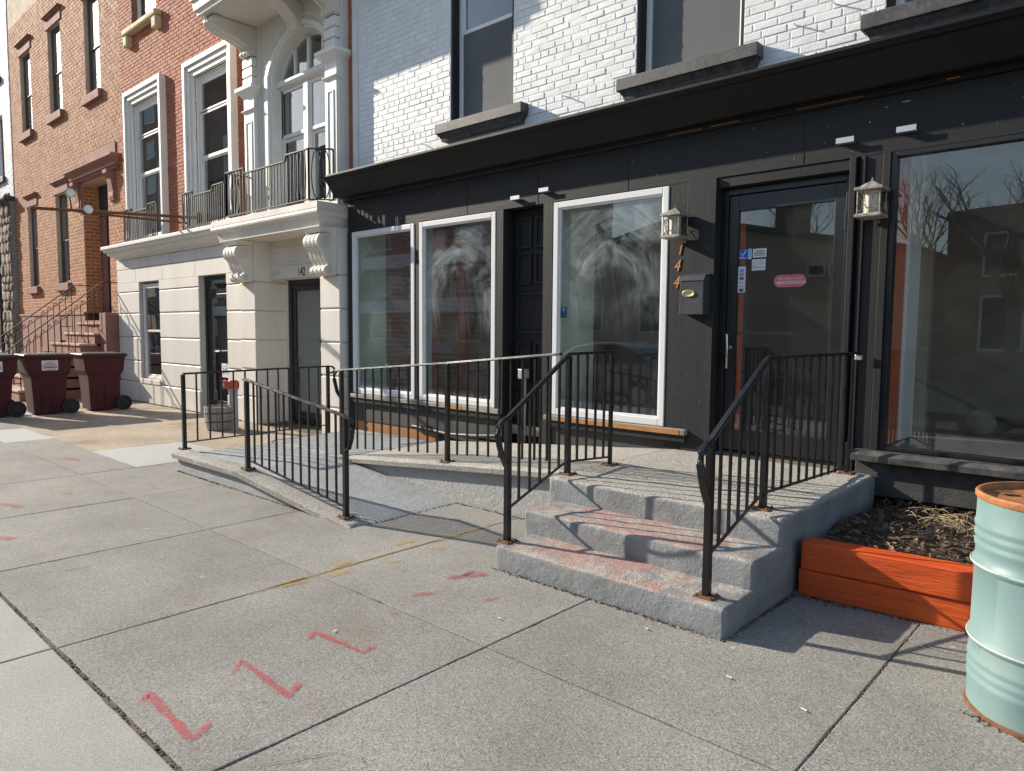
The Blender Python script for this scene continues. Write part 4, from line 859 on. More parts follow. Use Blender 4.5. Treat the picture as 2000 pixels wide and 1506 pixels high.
# D: left of the steps
T = thing('iron_railing', (-3.12, 3.41, 0.16), 'black iron stair railing on the left side of the concrete steps', 'railing', 'black iron railings of the ramp and steps')
top = [(-3.13, 3.41, 0.985), (-3.365, 4.24, 1.385), (-3.335, 4.77, 1.388)]
post(T, -3.13, 3.41, 0.160, 0.97); post(T, -3.365, 4.24, 0.478, 1.375) if False else None
post(T, -3.255, 4.21, 0.478, 1.365); post(T, -3.235, 4.74, 0.478, 1.375, 0.028)
top = [(-3.13, 3.41, 0.985), (-3.255, 4.21, 1.378), (-3.235, 4.76, 1.385)]
handrail(T, [(-3.13, 3.395, 0.66), (-3.128, 3.36, 0.72), (-3.125, 3.325, 0.80), (-3.12, 3.30, 0.88), (-3.12, 3.31, 0.935), (-3.122, 3.35, 0.97)]+top, 0.046)
bp = [(-3.13, 3.43, 0.385), (-3.24, 4.12, 0.56), (-3.25, 4.20, 0.575), (-3.235, 4.73, 0.545)]
for a, b in zip(bp, bp[1:]): MB().bar(a, b, 0.014).build('bottom_rail', 'iron', T)
bars(T, top, lambda t, a: 0.385+min(t, 0.72)*0.25+max(0, t-0.81)*-0.05, 0, 0.81, 5); bars(T, top, lambda t, a: 0.575-(t-0.81)*0.05, 0.81, 1.36, 4)
# E: right of the steps
T = thing('iron_railing', (-1.70, 3.41, 0.16), 'black iron stair railing on the right of the steps, nearest the drum', 'railing', 'black iron railings of the ramp and steps')
post(T, -1.70, 3.41, 0.160, 0.975); post(T, -1.745, 4.21, 0.478, 1.385); post(T, -1.735, 5.74, 0.478, 0.72, 0.028)
top = [(-1.70, 3.41, 0.99), (-1.745, 4.21, 1.398), (-1.70, 5.80, 1.398)]
handrail(T, [(-1.70, 3.395, 0.66), (-1.70, 3.36, 0.72), (-1.70, 3.325, 0.80), (-1.70, 3.30, 0.88), (-1.70, 3.31, 0.935), (-1.70, 3.35, 0.97)]+top, 0.046)
MB().lathe([(0.035, 0), (0.035, 0.012), (0.012, 0.02), (0.012, 0.05)], (-1.70, 5.848, 1.37), 16, True, 'y').build('wall_flange', 'tin', T) if False else MB().box(-1.725, -1.675, 5.78, 5.815, 1.35, 1.39).build('wall_flange', 'tin', T, 0.005)
bp = [(-1.70, 3.43, 0.385), (-1.74, 4.12, 0.56), (-1.745, 4.20, 0.575), (-1.735, 5.74, 0.53)]
for a, b in zip(bp, bp[1:]): MB().bar(a, b, 0.014).build('bottom_rail', 'iron', T)
bars(T, top, lambda t, a: 0.385+min(t, 0.72)*0.25, 0, 0.80, 5); bars(T, top, lambda t, a: 0.575-(t-0.8)*0.03, 0.80, 2.39, 11)

# ================================================================ timber planter and drum
PL = thing('timber_planter', (-0.6, 4.9, 0), 'planter bed edged with two orange painted timbers, beside the steps', 'planter')
ang = math.radians(6.0)
for z0, z1, off in ((0.0, 0.158, 0.0), (0.163, 0.325, 0.012)):
    o = hull_box('timber', 'timber', PL, -1.515+off, 2.2, 4.215-off, 4.36, z0, z1, 0.010, 0.05, 0.0035, 5.0)
    R_ = Matrix.Translation(Vector((-1.5, 4.2, 0))-org(PL)) @ Matrix.Rotation(ang*0.55, 4, 'Z') @ Matrix.Translation(org(PL)-Vector((-1.5, 4.2, 0)))
    o.data.transform(R_)
so_ = MB(); nx, ny = 60, 30; V = []; F = []
for i in range(nx+1):
    for j in range(ny+1):
        x, y = -1.53+3.6*i/nx, 4.36+1.57*j/ny
        V.append((x, y, 0.265+0.05*noise.noise(Vector((x*2.5, y*2.5, 0)))+0.02*noise.noise(Vector((x*9, y*9, 3)))-0.03*max(0, (y-5.5)/0.4)))
for i in range(nx):
    for j in range(ny): F.append((i*(ny+1)+j, (i+1)*(ny+1)+j, (i+1)*(ny+1)+j+1, i*(ny+1)+j+1))
so_.add(V, F).build('soil', 'soil', PL, smooth=True)
lm = MB()
for _ in range(4200):
    x, y = random.uniform(-1.5, 1.0), random.uniform(4.40, 5.85); s = random.choice((0.006, 0.009, 0.013, 0.018, 0.028))*random.uniform(0.7, 1.3)
    z = 0.275+0.05*noise.noise(Vector((x*2.5, y*2.5, 0)))+random.uniform(0, 0.028); a = random.uniform(0, 6.28)
    R3 = Matrix.Rotation(a, 3, 'Z') @ Matrix.Rotation(random.gauss(0, 0.5), 3, 'X') @ Matrix.Rotation(random.gauss(0, 0.5), 3, 'Y')
    pts = [(-s, 0, 0), (-s*0.3, -s*0.5, s*0.15), (s*0.5, -s*0.35, s*0.1), (s*1.1, 0, 0), (s*0.5, s*0.35, s*0.12), (-s*0.3, s*0.5, s*0.18)]
    lm.add([(R3 @ Vector(p))+Vector((x, y, z)) for p in pts], [(0, 1, 2, 3), (0, 3, 4, 5)])
lm.build('leaf_litter', 'leaf', PL, kind='stuff', fix=False)
gm = MB()
for _ in range(46):
    x, y = random.gauss(-0.95, 0.12), random.gauss(5.45, 0.12); a = random.uniform(0, 6.28); L = random.uniform(0.12, 0.34); P = []
    for i in range(6):
        t = i/5; P.append((x+math.cos(a)*L*t, y+math.sin(a)*L*t*0.7, 0.28+0.5*L*t*(1-t)*1.6))
    gm.tube(P, 0.0018, 4)
gm.build('dry_grass', 'straw', PL, kind='stuff')
DR = thing('oil_drum', (-0.254, 3.551, 0), 'pale turquoise steel drum with rusty orange rim at the right edge', 'drum')
c = (-0.254, 3.551, 0); R0 = 0.286
def hoop(z, h=0.013, w=0.014): return [(R0, z-w*1.6), (R0+h*0.75, z-w*0.7), (R0+h, z), (R0+h*0.75, z+w*0.7), (R0, z+w*1.6)]
def rib(z): return [(R0, z-0.016), (R0+0.0042, z-0.006), (R0+0.0042, z+0.006), (R0, z+0.016)]
pr = [(R0-0.01, 0.012), (R0, 0.02)]
for z in (0.13, 0.17, 0.21): pr += rib(z)
pr += hoop(0.295)
pr += hoop(0.60)
for z in (0.675, 0.715, 0.755): pr += rib(z)
pr += [(R0, 0.872), (R0-0.004, 0.872)]
sh_ = MB().lathe(pr, c, 96, False)
sh_.v = [tuple(Vector(p)+Vector((p[0]-c[0], p[1]-c[1], 0)).normalized()*0.0045*noise.noise(Vector(p)*5.5)) for p in sh_.v]
sh_.build('shell', 'drum_paint', DR, smooth=True)
for z in (0.296, 0.601):
    MB().lathe([(R0+0.0115, z-0.005), (R0+0.0142, z-0.0025), (R0+0.0142, z+0.0025), (R0+0.0115, z+0.005)], c, 72, False).build('hoop_wear', 'drum_rim', DR, smooth=True)
MB().lathe([(R0-0.012, 0.862), (R0+0.003, 0.860), (R0+0.0085, 0.868), (R0+0.0085, 0.882), (R0+0.002, 0.89), (R0-0.008, 0.889), (R0-0.013, 0.880), (R0-0.013, 0.862)], c, 72, False).build('top_rim', 'rust_orange', DR, smooth=True)
DR.scale = (1, 1, 1.022)
MB().lathe([(R0+0.001, 0.0), (R0+0.009, 0.003), (R0+0.009, 0.016), (R0+0.001, 0.021)], c, 72, False).build('bottom_rim', 'rust', DR, smooth=True)
MB().lathe([(0.0, 0.862), (0.1, 0.862), (0.18, 0.858), (0.24, 0.862), (R0-0.006, 0.864)], c, 48, False).build('top', 'rust_orange', DR, smooth=True)
lf = MB()
for _ in range(26):
    a, r_ = random.uniform(0, 6.28), random.uniform(0.03, 0.24); s = random.uniform(0.02, 0.05); b0 = random.uniform(0, 6.28)
    x, y = c[0]+r_*math.cos(a), c[1]+r_*math.sin(a)
    lf.add([(x+s*math.cos(b0+q), y+s*k*math.sin(b0+q), 0.869+0.004*random.random()) for q, k in ((0, 1), (1.3, 0.7), (3.1, 1), (4.6, 0.6))], [(0, 1, 2, 3)])
lf.build('leaf_litter', 'leaf', DR, kind='stuff', fix=False)

# ================================================================ grey-cream row house (142)
RH = thing('row_house', (-12.6, 6.2, 0), 'red brick row house with cream stone ground floor, arched portico window and number 142', 'house')
XL, XR, YW, YP = -16.95, -8.44, 5.825, 5.73
win, dor = (-15.75, -14.73, 0.50, 2.48), (-12.97, -11.91, 0.02, 2.49)
gw = MB().wall(XL, -10.80, -0.02, 3.0, YW, (win, dor), 0.3).build('ground_floor_wall', 'cream_joint', RH, fix=False)
cz = [0.42, 0.87, 1.365, 1.86, 2.31]
def block(x0, x1, z0, z1, y=YW-0.025, d=0.03, par=gw, c_=0.012): MB().chamfer(x0, x1, y, y+d, z0, z1, c_).build('stone_block', 'cream', par, fix=False)
for xa, xb in ((XL+0.01, win[0]), (win[1], dor[0]), (dor[1], -11.31)):
    if xa == win[1] or True: block(xa, xb, -0.0, cz[0]-0.02, YW-0.045, 0.05)
    for a, b in zip(cz, cz[1:]): block(xa, xb, a, b-0.022)
block(win[0]+0.001, win[1]-0.001, 0.0, cz[0]-0.02, YW-0.045, 0.05); MB().box(win[0]+0.002, win[1]-0.002, YW-0.06, YW+0.1, cz[0]-0.015, win[2]-0.003).build('sill', 'cream', RH, 0.006)
for xa, xb in ((XL+0.01, -15.9), (-15.897, -14.55), (-14.547, -13.1), (-13.097, -11.75), (-11.747, -11.31)):
    block(xa, xb-0.003, 2.493, 2.775, c_=0.004)
for a, b in ((XL+0.01, win[0]), (win[1], dor[0]), (dor[1], -11.31)): block(a, b, 2.313, 2.489, c_=0.003)
for k in range(6): block(XL+0.01+k*0.94, XL+0.945+k*0.94, 2.785, 2.985, YW-0.03, 0.035, c_=0.004)
MB().loft(XL-0.12, -11.50, YW-0.30, YW+0.25, [(0.24, 2.99), (0.24, 3.03), (0.19, 3.05), (0.11, 3.085), (0.10, 3.105), (0.10, 3.14), (0.06, 3.15), (0.03, 3.18), (0.03, 3.205), (0.0, 3.21), (0.0, 3.27)]).build('string_course', 'white_trim', RH, 0.004)
sash(RH, win[0]+0.03, win[1]-0.03, win[2]+0.005, win[3]-0.03, YW+0.04, 1.47, 'white_trim', 0.05, False, None, None, 'room_dark', 1.5)
# black door left of the portico
bd = MB().frame(dor[0]+0.005, dor[1]-0.005, dor[2], dor[3]-0.005, 0.07, YW+0.08, YW+0.2).build('side_door', 'black_alu', RH, 0.004)
MB().box(dor[0]+0.075, dor[1]-0.075, YW+0.1, YW+0.16, 2.17, 2.25).build('transom', 'black_alu', bd)
MB().box(dor[0]+0.076, dor[1]-0.076, YW+0.12, YW+0.126, 2.255, 2.41).build('pane', 'win_glass', bd)
MB().frame(dor[0]+0.078, dor[1]-0.078, 0.1, 2.165, 0.075, YW+0.1, YW+0.14, 0.15).build('door_leaf', 'black_alu', bd, 0.004)
MB().box(dor[0]+0.15, dor[1]-0.15, YW+0.118, YW+0.123, 0.24, 2.095).build('pane', 'win_glass', bd)
MB().tube([(-12.28, YW+0.1, 1.32), (-12.28, YW+0.04, 1.32), (-12.28, YW+0.03, 1.29), (-12.28, YW+0.03, 0.99), (-12.28, YW+0.04, 0.965), (-12.28, YW+0.1, 0.965)], 0.012, 8).build('handle', 'black_alu', bd)
MB().box(-12.42, -12.12, YW+0.109, YW+0.111, 0.68, 0.93).build('notice', 'paper', bd)
for i in range(6): MB().tube([(-12.38, YW+0.106, 0.74+0.03*i), (-12.30, YW+0.106, 0.78+0.02*i*(i % 2)), (-12.22, YW+0.106, 0.74+0.03*i), (-12.15, YW+0.106, 0.77+0.02*i)], 0.003, 4).build('notice_print', 'ink', bd)
r = MB(); r.add([(dor[0], YW+0.21, 0), (dor[1], YW+0.21, 0), (dor[1], YW+0.21, 2.49), (dor[0], YW+0.21, 2.49), (dor[0], YW+2.2, 0), (dor[1], YW+2.2, 0), (dor[1], YW+2.2, 2.49), (dor[0], YW+2.2, 2.49)], [(4, 5, 6, 7), (0, 1, 5, 4), (1, 2, 6, 5), (2, 3, 7, 6), (3, 0, 4, 7)])
r.build('hall', 'room', bd, fix=False); MB().box(-12.8, -12.1, YW+0.8, YW+0.9, 0.02, 1.1).build('counter', 'int_orange', bd)
# portico: two pillars of blocks, recessed door 142
pcz = [0.0, 0.455, 0.905, 1.38, 1.85, 2.315]
for xa, xb in ((-11.30, -10.79), (-8.925, -8.44)):
    core = MB().box(xa+0.015, xb-0.015, YP+0.02, 6.42, 0, 2.94).build('portico_pillar', 'cream_joint', RH)
    for a, b in zip(pcz, pcz[1:]): MB().box(xa, xb, YP, 6.40, a+0.001, b-0.022).build('stone_block', 'cream', core, 0.012)
    MB().box(xa, xb, YP, 6.40, 2.318, 2.945).build('stone_block', 'cream', core, 0.006)
lp = MB().box(-10.788, -8.927, 6.0, 6.26, 2.345, 2.945).build('lintel_panel', 'cream', RH, 0.004)
MB().box(-10.788, -8.927, 6.02, 6.28, 2.947, 3.05).build('soffit_mould', 'cream', lp)
for z0, z1, x0, x1 in ((2.56, 2.83, -10.62, -9.1),): MB().frame(x0, x1, z0, z1, 0.035, 5.985, 6.0).build('panel_moulding', 'cream', lp, 0.005)
MB().box(-10.44, -9.15, 5.985, 6.0, 2.352, 2.535).build('number_board', 'cream', lp, 0.004)
text('number', '142', 0.185, -9.82, 5.983, 2.425, 'ink', lp, 0, 0.003, sx=0.78, bold=0.001)
for i, ch in enumerate('444'): text('old_number', ch, 0.11, -10.69+0.085*i, 5.998, 2.44, 'faded_ink', lp, 0, 0.0015, sx=0.8)
fd = MB().frame(-10.72, -9.30, 0.0, 2.343, 0.085, 6.28, 6.40, 0.03).build('front_door', 'black_alu', RH, 0.004)
MB().frame(-10.633, -9.388, 0.04, 2.255, 0.09, 6.30, 6.345, 0.16).build('door_leaf', 'black_alu', fd, 0.004)
MB().box(-10.55, -9.47, 6.32, 6.326, 0.19, 2.17).build('pane', 'win_glass', fd)
MB().box(-10.54, -9.48, 6.35, 6.39, 1.02, 1.06).build('push_bar', 'chrome', fd)
MB().box(-10.79, -10.721, 6.27, 6.42, 0, 2.343).build('door_jamb', 'cream', RH); MB().box(-9.299, -8.92, 6.27, 6.42, 0, 2.343).build('door_jamb', 'cream', RH)
r = MB(); r.add([(-10.8, 6.43, 0), (-8.9, 6.43, 0), (-8.9, 6.43, 2.5), (-10.8, 6.43, 2.5), (-10.8, 8.5, 0), (-8.9, 8.5, 0), (-8.9, 8.5, 2.5), (-10.8, 8.5, 2.5)], [(4, 5, 6, 7), (0, 1, 5, 4), (1, 2, 6, 5), (2, 3, 7, 6), (3, 0, 4, 7)])
r.build('vestibule', 'int_white', fd, fix=False)
def console(x0, x1, yb, z0, z1, proj, mat='cream', par=RH, name='console'):
    """scroll bracket: S-shaped profile, ribbed front, spiral eyes on its cheeks"""
    H = z1-z0; P = []
    R1, Rb = 0.36*proj+0.02, 0.20*proj+0.01
    cy, cz_ = yb-proj+R1, z1-0.12*H-R1
    for k in range(0, 10): a = math.radians(80+k*16); P.append((cy+R1*math.cos(a), cz_+R1*math.sin(a)))
    P += [(yb-proj*0.74, z0+0.50*H), (yb-proj*0.58, z0+0.34*H), (yb-proj*0.40, z0+0.22*H)]
    by, bz = yb-proj*0.40, z0+Rb
    for k in range(0, 8): a = math.radians(140+k*18); P.append((by+Rb*math.cos(a), bz+Rb*math.sin(a)))
    P += [(yb, z0), (yb, z1-0.10*H)]
    w = x1-x0; o = MB()
    o.prism(P, 'x', x0+0.012, x1-0.012)
    body = o.build(name, mat, par, 0.004)
    for k in range(4):
        a = x0+w*(0.02+0.245*k); cx0 = sum(p[0] for p in P)/len(P); cz0 = sum(p[1] for p in P)/len(P)
        Q = [((p[0]-0.016) if p[0] < yb-0.02 else p[0]-0.001, p[1]+(0.006 if p[1] > cz0 else -0.004)) for p in P]
        MB().prism(Q, 'x', a, a+w*0.19).build('rib', mat, body, 0.006)
    for xs, sg in ((x1-0.004, 1), (x0+0.004, -1)):
        for (yy, zz, rr) in ((cy, cz_, R1*0.92), (by, bz, Rb*0.85)):
            pts = []
            for i in range(40):
                t = i/39; a = 0.6+t*11; q = rr*(1-0.85*t); pts.append((xs+sg*0.004, yy+q*math.cos(a), zz+q*math.sin(a)))
            MB().tube(pts, 0.009 if rr > 0.06 else 0.006, 6).build('spiral', mat, body, smooth=True)
    MB().loft(x0-0.04, x1+0.04, yb-proj-0.02, yb, [(0.05, z1-0.11*H), (0.045, z1-0.08*H), (0.01, z1-0.03*H), (0.0, z1)]).build('abacus', mat, body, 0.004)
    return body
console(-11.26, -10.84, YP, 2.30, 2.94, 0.28); console(-8.89, -8.50, YP, 2.30, 2.94, 0.28)
MB().loft(-11.55, -8.43, 5.38, 6.15, [(0.10, 2.945), (0.10, 2.96), (0.075, 3.06), (0.07, 3.075), (0.03, 3.085), (0.006, 3.115), (0.0, 3.14), (0.006, 3.165), (0.02, 3.175), (0.012, 3.18), (0.012, 3.265)]).build('balcony_slab', 'cream', RH, 0.003)
# brick upper wall with architraved windows
W1, W2 = (-16.24, -14.90, 3.27, 6.18), (-13.32, -12.03, 3.27, 6.10)
AR = (-10.50, -8.86, 3.28, 6.25)
YB = 6.0
W3 = (-16.2, -14.98, 7.72, 9.6)
bw = MB().wall(XL, XR, 3.20, 9.6, YB, (W1, W2, AR, W3), 0.22).build('brick_wall', 'red_mortar', RH, fix=False)
brick_mesh('brickwork', brick_rects(XL, XR-0.005, 3.28, 9.5, (W1, W2, AR, W3), 0.205, 0.062, 0.009, 0), YB, 0.006, 'red_brick', bw, 0.0025, 0.004)
for (a, b, c0, d), zm, zt in ((W1, 4.72, 5.50), (W2, 4.63, 5.45)):
    fr = MB()
    for k, (ins, y) in enumerate(((0.28, YB-0.13), (0.19, YB-0.095), (0.10, YB-0.06))):
        fr_w = 0.085; e = ins
        fr.box(a-e, a-e+fr_w, y, YB+0.02, c0, d+e-fr_w); fr.box(b+e-fr_w, b+e, y, YB+0.02, c0, d+e-fr_w); fr.box(a-e, b+e, y, YB+0.02, d+e-fr_w, d+e)
    ar = fr.build('architrave', 'white_trim', RH, 0.006)
    MB().box(a-0.005, b+0.005, YB-0.02, YB+0.2, c0-0.01, c0+0.10).build('sill', 'white_trim', ar)
    m = MB(); m.box(a-0.014, a+0.012, YB+0.0, YB+0.2, c0+0.10, d); m.box(b-0.012, b+0.014, YB+0.0, YB+0.2, c0+0.10, d); m.box(a+0.012, b-0.012, YB, YB+0.2, d-0.012, d+0.014); m.build('reveal', 'white_trim', ar)
    sash(RH, a+0.013, b-0.013, c0+0.105, d-0.013, YB+0.03, zm, 'white_trim', 0.07, False, [(a+0.62, b-0.05, 3.4, 5.0)], zt, 'room', 1.2)
sash(RH, W3[0]+0.01, W3[1]-0.01, W3[2], W3[3], YB+0.1, 8.6, 'white_trim', 0.06, False, None, None, 'room', 1.0)
ys_ = MB().box(W3[0]-0.25, W3[1]+0.25, YB-0.14, YB+0.05, 7.60, 7.715); ys_.box(W3[0]-0.24, W3[0]-0.02, YB-0.12, YB+0.03, 7.38, 7.599); ys_.box(W3[1]+0.02, W3[1]+0.24, YB-0.12, YB+0.03, 7.38, 7.599)
ys_.build('yellow_sill', 'yellow_sill', RH, 0.03)
MB().box(-12.75, -12.53, YB-0.12, YB+0.02, 7.0, 7.25).build('yellow_sill', 'yellow_sill', RH, 0.02)
# portico upper order: back panel with arched opening
def arch_z(x, cx_, hw, zs, rise):
    R_ = (hw*hw+rise*rise)/(2*rise); return zs+math.sqrt(max(0, R_*R_-(x-cx_)**2))-(R_-rise)
CX, HW, ZS, RISE = -9.68, 0.80, 5.46, 0.50
def arch_ring(hw0, hw1, y0, y1, zs, n=20):
    """band between two arch outlines incl. jambs, street face plus intrados"""
    def outline(hw, k): 
        rr = RISE*(hw/HW)**1.0
        return [(CX-hw, 3.28)]+[(CX-hw+2*hw*i/n, arch_z(CX-hw+2*hw*i/n, CX, hw, zs, rr)) for i in range(n+1)]+[(CX+hw, 3.28)]
    A, B = outline(hw0, 0), outline(hw1, 1); m = MB(); k = len(A)
    m.add([(p[0], y0, p[1]) for p in A]+[(p[0], y0, p[1]) for p in B]+[(p[0], y1, p[1]) for p in A]+[(p[0], y1, p[1]) for p in B],
          [(i, i+1, k+i+1, k+i) for i in range(k-1)]+[(i, 2*k+i, 2*k+i+1, i+1) for i in range(k-1)]+[(k+i, k+i+1, 3*k+i+1, 3*k+i) for i in range(k-1)])
    return m
m = MB(); n = 24; xs = [CX-0.95+1.9*i/n for i in range(n+1)]
m.add([(x, 5.90, arch_z(x, CX, 0.95, ZS, 0.58)) for x in xs]+[(x, 5.90, 6.42) for x in xs], [(i, i+1, n+2+i, n+1+i) for i in range(n)])
m.box(-10.89, CX-0.95, 5.90, 6.05, 3.27, 6.42); m.box(CX+0.95, -8.62, 5.90, 6.05, 3.27, 6.42)
up_ = m.build('portico_panel', 'cream', RH, fix=False)
arch_ring(0.86, 0.96, 5.87, 6.1, ZS).build('arch_moulding', 'white_trim', up_, 0.006)
arch_ring(0.80, 0.88, 5.91, 6.2, ZS).build('arch_moulding', 'white_trim', up_, 0.006)
arch_ring(0.96, 1.06, 5.885, 5.905, ZS+0.05).build('arch_hood_mould', 'cream', up_, 0.005)
aw = MB().box(CX-0.80, CX+0.80, 6.04, 6.14, 5.27, 5.42).build('arched_window', 'white_trim', RH, 0.006)
MB().loft(CX-0.80, CX+0.80, 5.97, 6.05, [(0.02, 5.30), (0, 5.33), (0, 5.36), (0.02, 5.38)]).build('transom_moulding', 'white_trim', aw, 0.004)
arch_ring(0.73, 0.80, 6.06, 6.14, ZS).build('arch_frame', 'white_trim', aw)
for x in (CX-0.38, CX, CX+0.38): MB().box(x-(0.035 if x == CX else 0.022), x+(0.035 if x == CX else 0.022), 6.06, 6.12, 5.42, arch_z(x, CX, 0.76, ZS, 0.47)).build('glazing_bar', 'white_trim', aw)
pn = [(CX-0.75, 5.40)]+[(CX-0.75+1.5*i/16, arch_z(CX-0.75+1.5*i/16, CX, 0.75, ZS, 0.468)) for i in range(17)]+[(CX+0.75, 5.40)]
MB().prism(pn, 'y', 6.095, 6.099).build('pane', 'win_glass', aw)
MB().box(CX-0.10, CX+0.02, 6.03, 6.15, 3.45, 5.268).build('mullion', 'white_trim', aw, 0.006); MB().box(CX-0.80, CX+0.80, 5.98, 6.16, 3.28, 3.448).build('sill', 'white_trim', aw, 0.006)
for xa, xb in ((CX-0.78, CX-0.102), (CX+0.022, CX+0.78)):
    MB().frame(xa, xb, 4.53, 5.266, 0.05, 6.06, 6.10).build('sash', 'white_trim', aw, 0.004); MB().box(xa+0.05, xb-0.05, 6.078, 6.082, 4.58, 5.22).build('pane', 'win_glass', aw)
    MB().frame(xa, xb, 3.45, 4.528, 0.05, 6.10, 6.14).build('sash', 'white_trim', aw, 0.004); MB().box(xa+0.05, xb-0.05, 6.118, 6.122, 3.5, 4.49).build('pane', 'win_glass', aw)
r = MB(); r.add([(-10.6, 6.24, 3.2), (-8.7, 6.24, 3.2), (-8.7, 6.24, 6.3), (-10.6, 6.24, 6.3), (-10.6, 7.6, 3.2), (-8.7, 7.6, 3.2), (-8.7, 7.6, 6.3), (-10.6, 7.6, 6.3)], [(4, 5, 6, 7), (0, 1, 5, 4), (1, 2, 6, 5), (2, 3, 7, 6), (3, 0, 4, 7)])
r.build('room', 'room', aw, fix=False)
for xa, xb in ((CX-0.7, CX-0.15), (CX+0.3, CX+0.75)):
    m = MB(); n = 14; m.add([(xa+(xb-xa)*i/n, 6.34+0.02*math.sin(i*2), 3.4) for i in range(n+1)]+[(xa+(xb-xa)*i/n, 6.34+0.02*math.sin(i*2), 5.2) for i in range(n+1)], [(i, i+1, n+2+i, n+1+i) for i in range(n)]); m.build('curtain', 'curtain', aw, fix=False)
for xa, xb in ((-11.20, -10.88), (-8.88, -8.60)):
    pi = MB().box(xa, xb, 5.82, 6.02, 3.27, 5.10).build('pilaster', 'white_trim', RH, 0.004)
    MB().box(xb-0.012, xb+0.12 if xb < -10 else xb+0.04, 5.885, 6.03, 3.272, 6.35).build('pilaster_return', 'cream', pi, 0.004)
    MB().frame(xa+0.06, xb-0.06, 3.36, 4.86, 0.025, 5.808, 5.82).build('panel_moulding', 'white_trim', pi, 0.004)
    MB().loft(xa-0.04, xb+0.04, 5.78, 6.02, [(0.04, 5.00), (0.01, 5.02), (0, 5.035), (0.02, 5.055)]).build('necking', 'white_trim', pi, 0.004)
    MB().box(xa, xb, 5.82, 6.02, 5.101, 5.22).build('neck_block', 'white_trim', pi)
    MB().loft(xa-0.11, xb+0.11, 5.72, 6.02, [(0.11, 5.20), (0.10, 5.235), (0.07, 5.27), (0.06, 5.285), (0.0, 5.34), (0.0, 5.39), (0.02, 5.40)]).build('capital', 'white_trim', pi, 0.004)
    for k in range(3): MB().loft(xa+0.01, xb-0.01, 5.80, 6.02, [(0.015, 5.402+0.15*k), (0.0, 5.41+0.15*k), (0.0, 5.53+0.15*k), (0.02, 5.548+0.15*k)]).build('fluted_block', 'white_trim', pi, 0.006)
    P_ = [(5.97, 5.86), (5.80, 5.86), (5.765, 5.875), (5.75, 5.91), (5.765, 5.945), (5.74, 5.99), (5.66, 6.03), (5.54, 6.06), (5.40, 6.09), (5.28, 6.13), (5.21, 6.17), (5.175, 6.215), (5.18, 6.26), (5.21, 6.298), (5.97, 6.298)]
    hc = MB().prism(P_, 'x', xa+0.01, xb-0.01).build('hood_console', 'cream', pi, 0.006)
    for xs in (xa+0.03, xa+0.14, xb-0.09): MB().prism([(p[0]-0.012 if p[0] < 5.9 else p[0]-0.002, p[1]-0.010 if 5.865 < p[1] < 6.2 else p[1]) for p in P_[1:13]]+[(5.9, 6.2), (5.9, 5.9)], 'x', xs, xs+0.06).build('rib', 'cream', hc, 0.008)
    for yy, zz, rr in ((5.245, 6.225, 0.055), (5.80, 5.915, 0.04)): MB().lathe([(rr*0.3, -0.02), (rr, -0.012), (rr, xb-xa+0.012), (rr*0.3, xb-xa+0.02)], (xa, yy, zz), 18, True, 'x').build('scroll', 'cream', hc, smooth=True)
ks = MB().prism([(5.92, 6.30), (5.42, 6.30), (5.46, 6.24), (5.62, 6.18), (5.76, 6.05), (5.80, 5.92), (5.92, 5.90)], 'x', CX-0.14, CX+0.14).build('keystone', 'cream', RH, 0.02)
MB().loft(-11.30, -8.42, 5.02, 6.02, [(0.08, 6.305), (0.07, 6.36), (0.04, 6.38), (0.03, 6.50), (0.0, 6.52), (0.0, 6.70), (0.08, 6.76)]).build('hood', 'cream', RH, 0.01)
# balcony railings with oval ornaments
def balcony_rail(pts, z0, z1, name='balcony_railing', dip=0.08, ovals=(0,), n=16):
    """pts: plan polyline; the rail dips between its ornamented ends"""
    L = sum(math.hypot(b[0]-a[0], b[1]-a[1]) for a, b in zip(pts, pts[1:]))
    path = [(p[0], p[1], 0) for p in pts]
    e = 0.24*L if len(pts) == 2 else 0.22*L
    prof = [(0, z1), (e, z1), (e+0.04, z1-dip), (L-e-0.04, z1-dip), (L-e, z1), (L, z1)] if dip else [(0, z1), (L, z1)]
    def P(t, z): q = lerp_path(path, t); return (q[0], q[1], z)
    def zt(t):
        for (a, za), (b, zb) in zip(prof, prof[1:]):
            if t <= b+1e-6: return za+(zb-za)*((t-a)/(b-a) if b > a else 0)
        return prof[-1][1]
    o = MB().flat([P(t, z) for t, z in prof], 0.035, 0.016).build(name, 'balcony_iron', RH)
    MB().flat([P(0, z0), P(L, z0)], 0.03, 0.014).build('bottom_rail', 'balcony_iron', o)
    for i in range(n+1):
        t = L*i/n; MB().bar(P(t, z0), P(t, zt(t)), 0.020 if i in (0, n) else 0.0135).build('bar', 'balcony_iron', o)
    for t in ovals:
        for d in (-0.05, 0.05):
            h = zt(t)-z0-0.03; cz2 = (zt(t)+z0)/2
            MB().tube([P(max(0, min(L, t+d+0.075*math.cos(a))), cz2+h/2*math.sin(a)) for a in [2*math.pi*i/24 for i in range(25)]], 0.008, 5).build('oval', 'balcony_iron', o)
    return o
balcony_rail([(-11.05, 5.42), (-8.68, 5.42)], 3.31, 3.985, ovals=(0.2, 2.17), n=26)
balcony_rail([(-8.68, 5.42), (-8.46, 5.66)], 3.31, 3.985, dip=0, ovals=(0.16,), n=2)
balcony_rail([(-11.05, 5.42), (-11.05, 5.86)], 3.31, 3.985, dip=0, ovals=(0.2,), n=4)
balcony_rail([(-13.22, 5.66), (-11.62, 5.66)], 3.32, 3.96, ovals=(0.17, 1.43), n=20)
balcony_rail([(-16.05, 5.66), (-14.38, 5.66)], 3.32, 3.96, ovals=(0.17, 1.5), n=20)
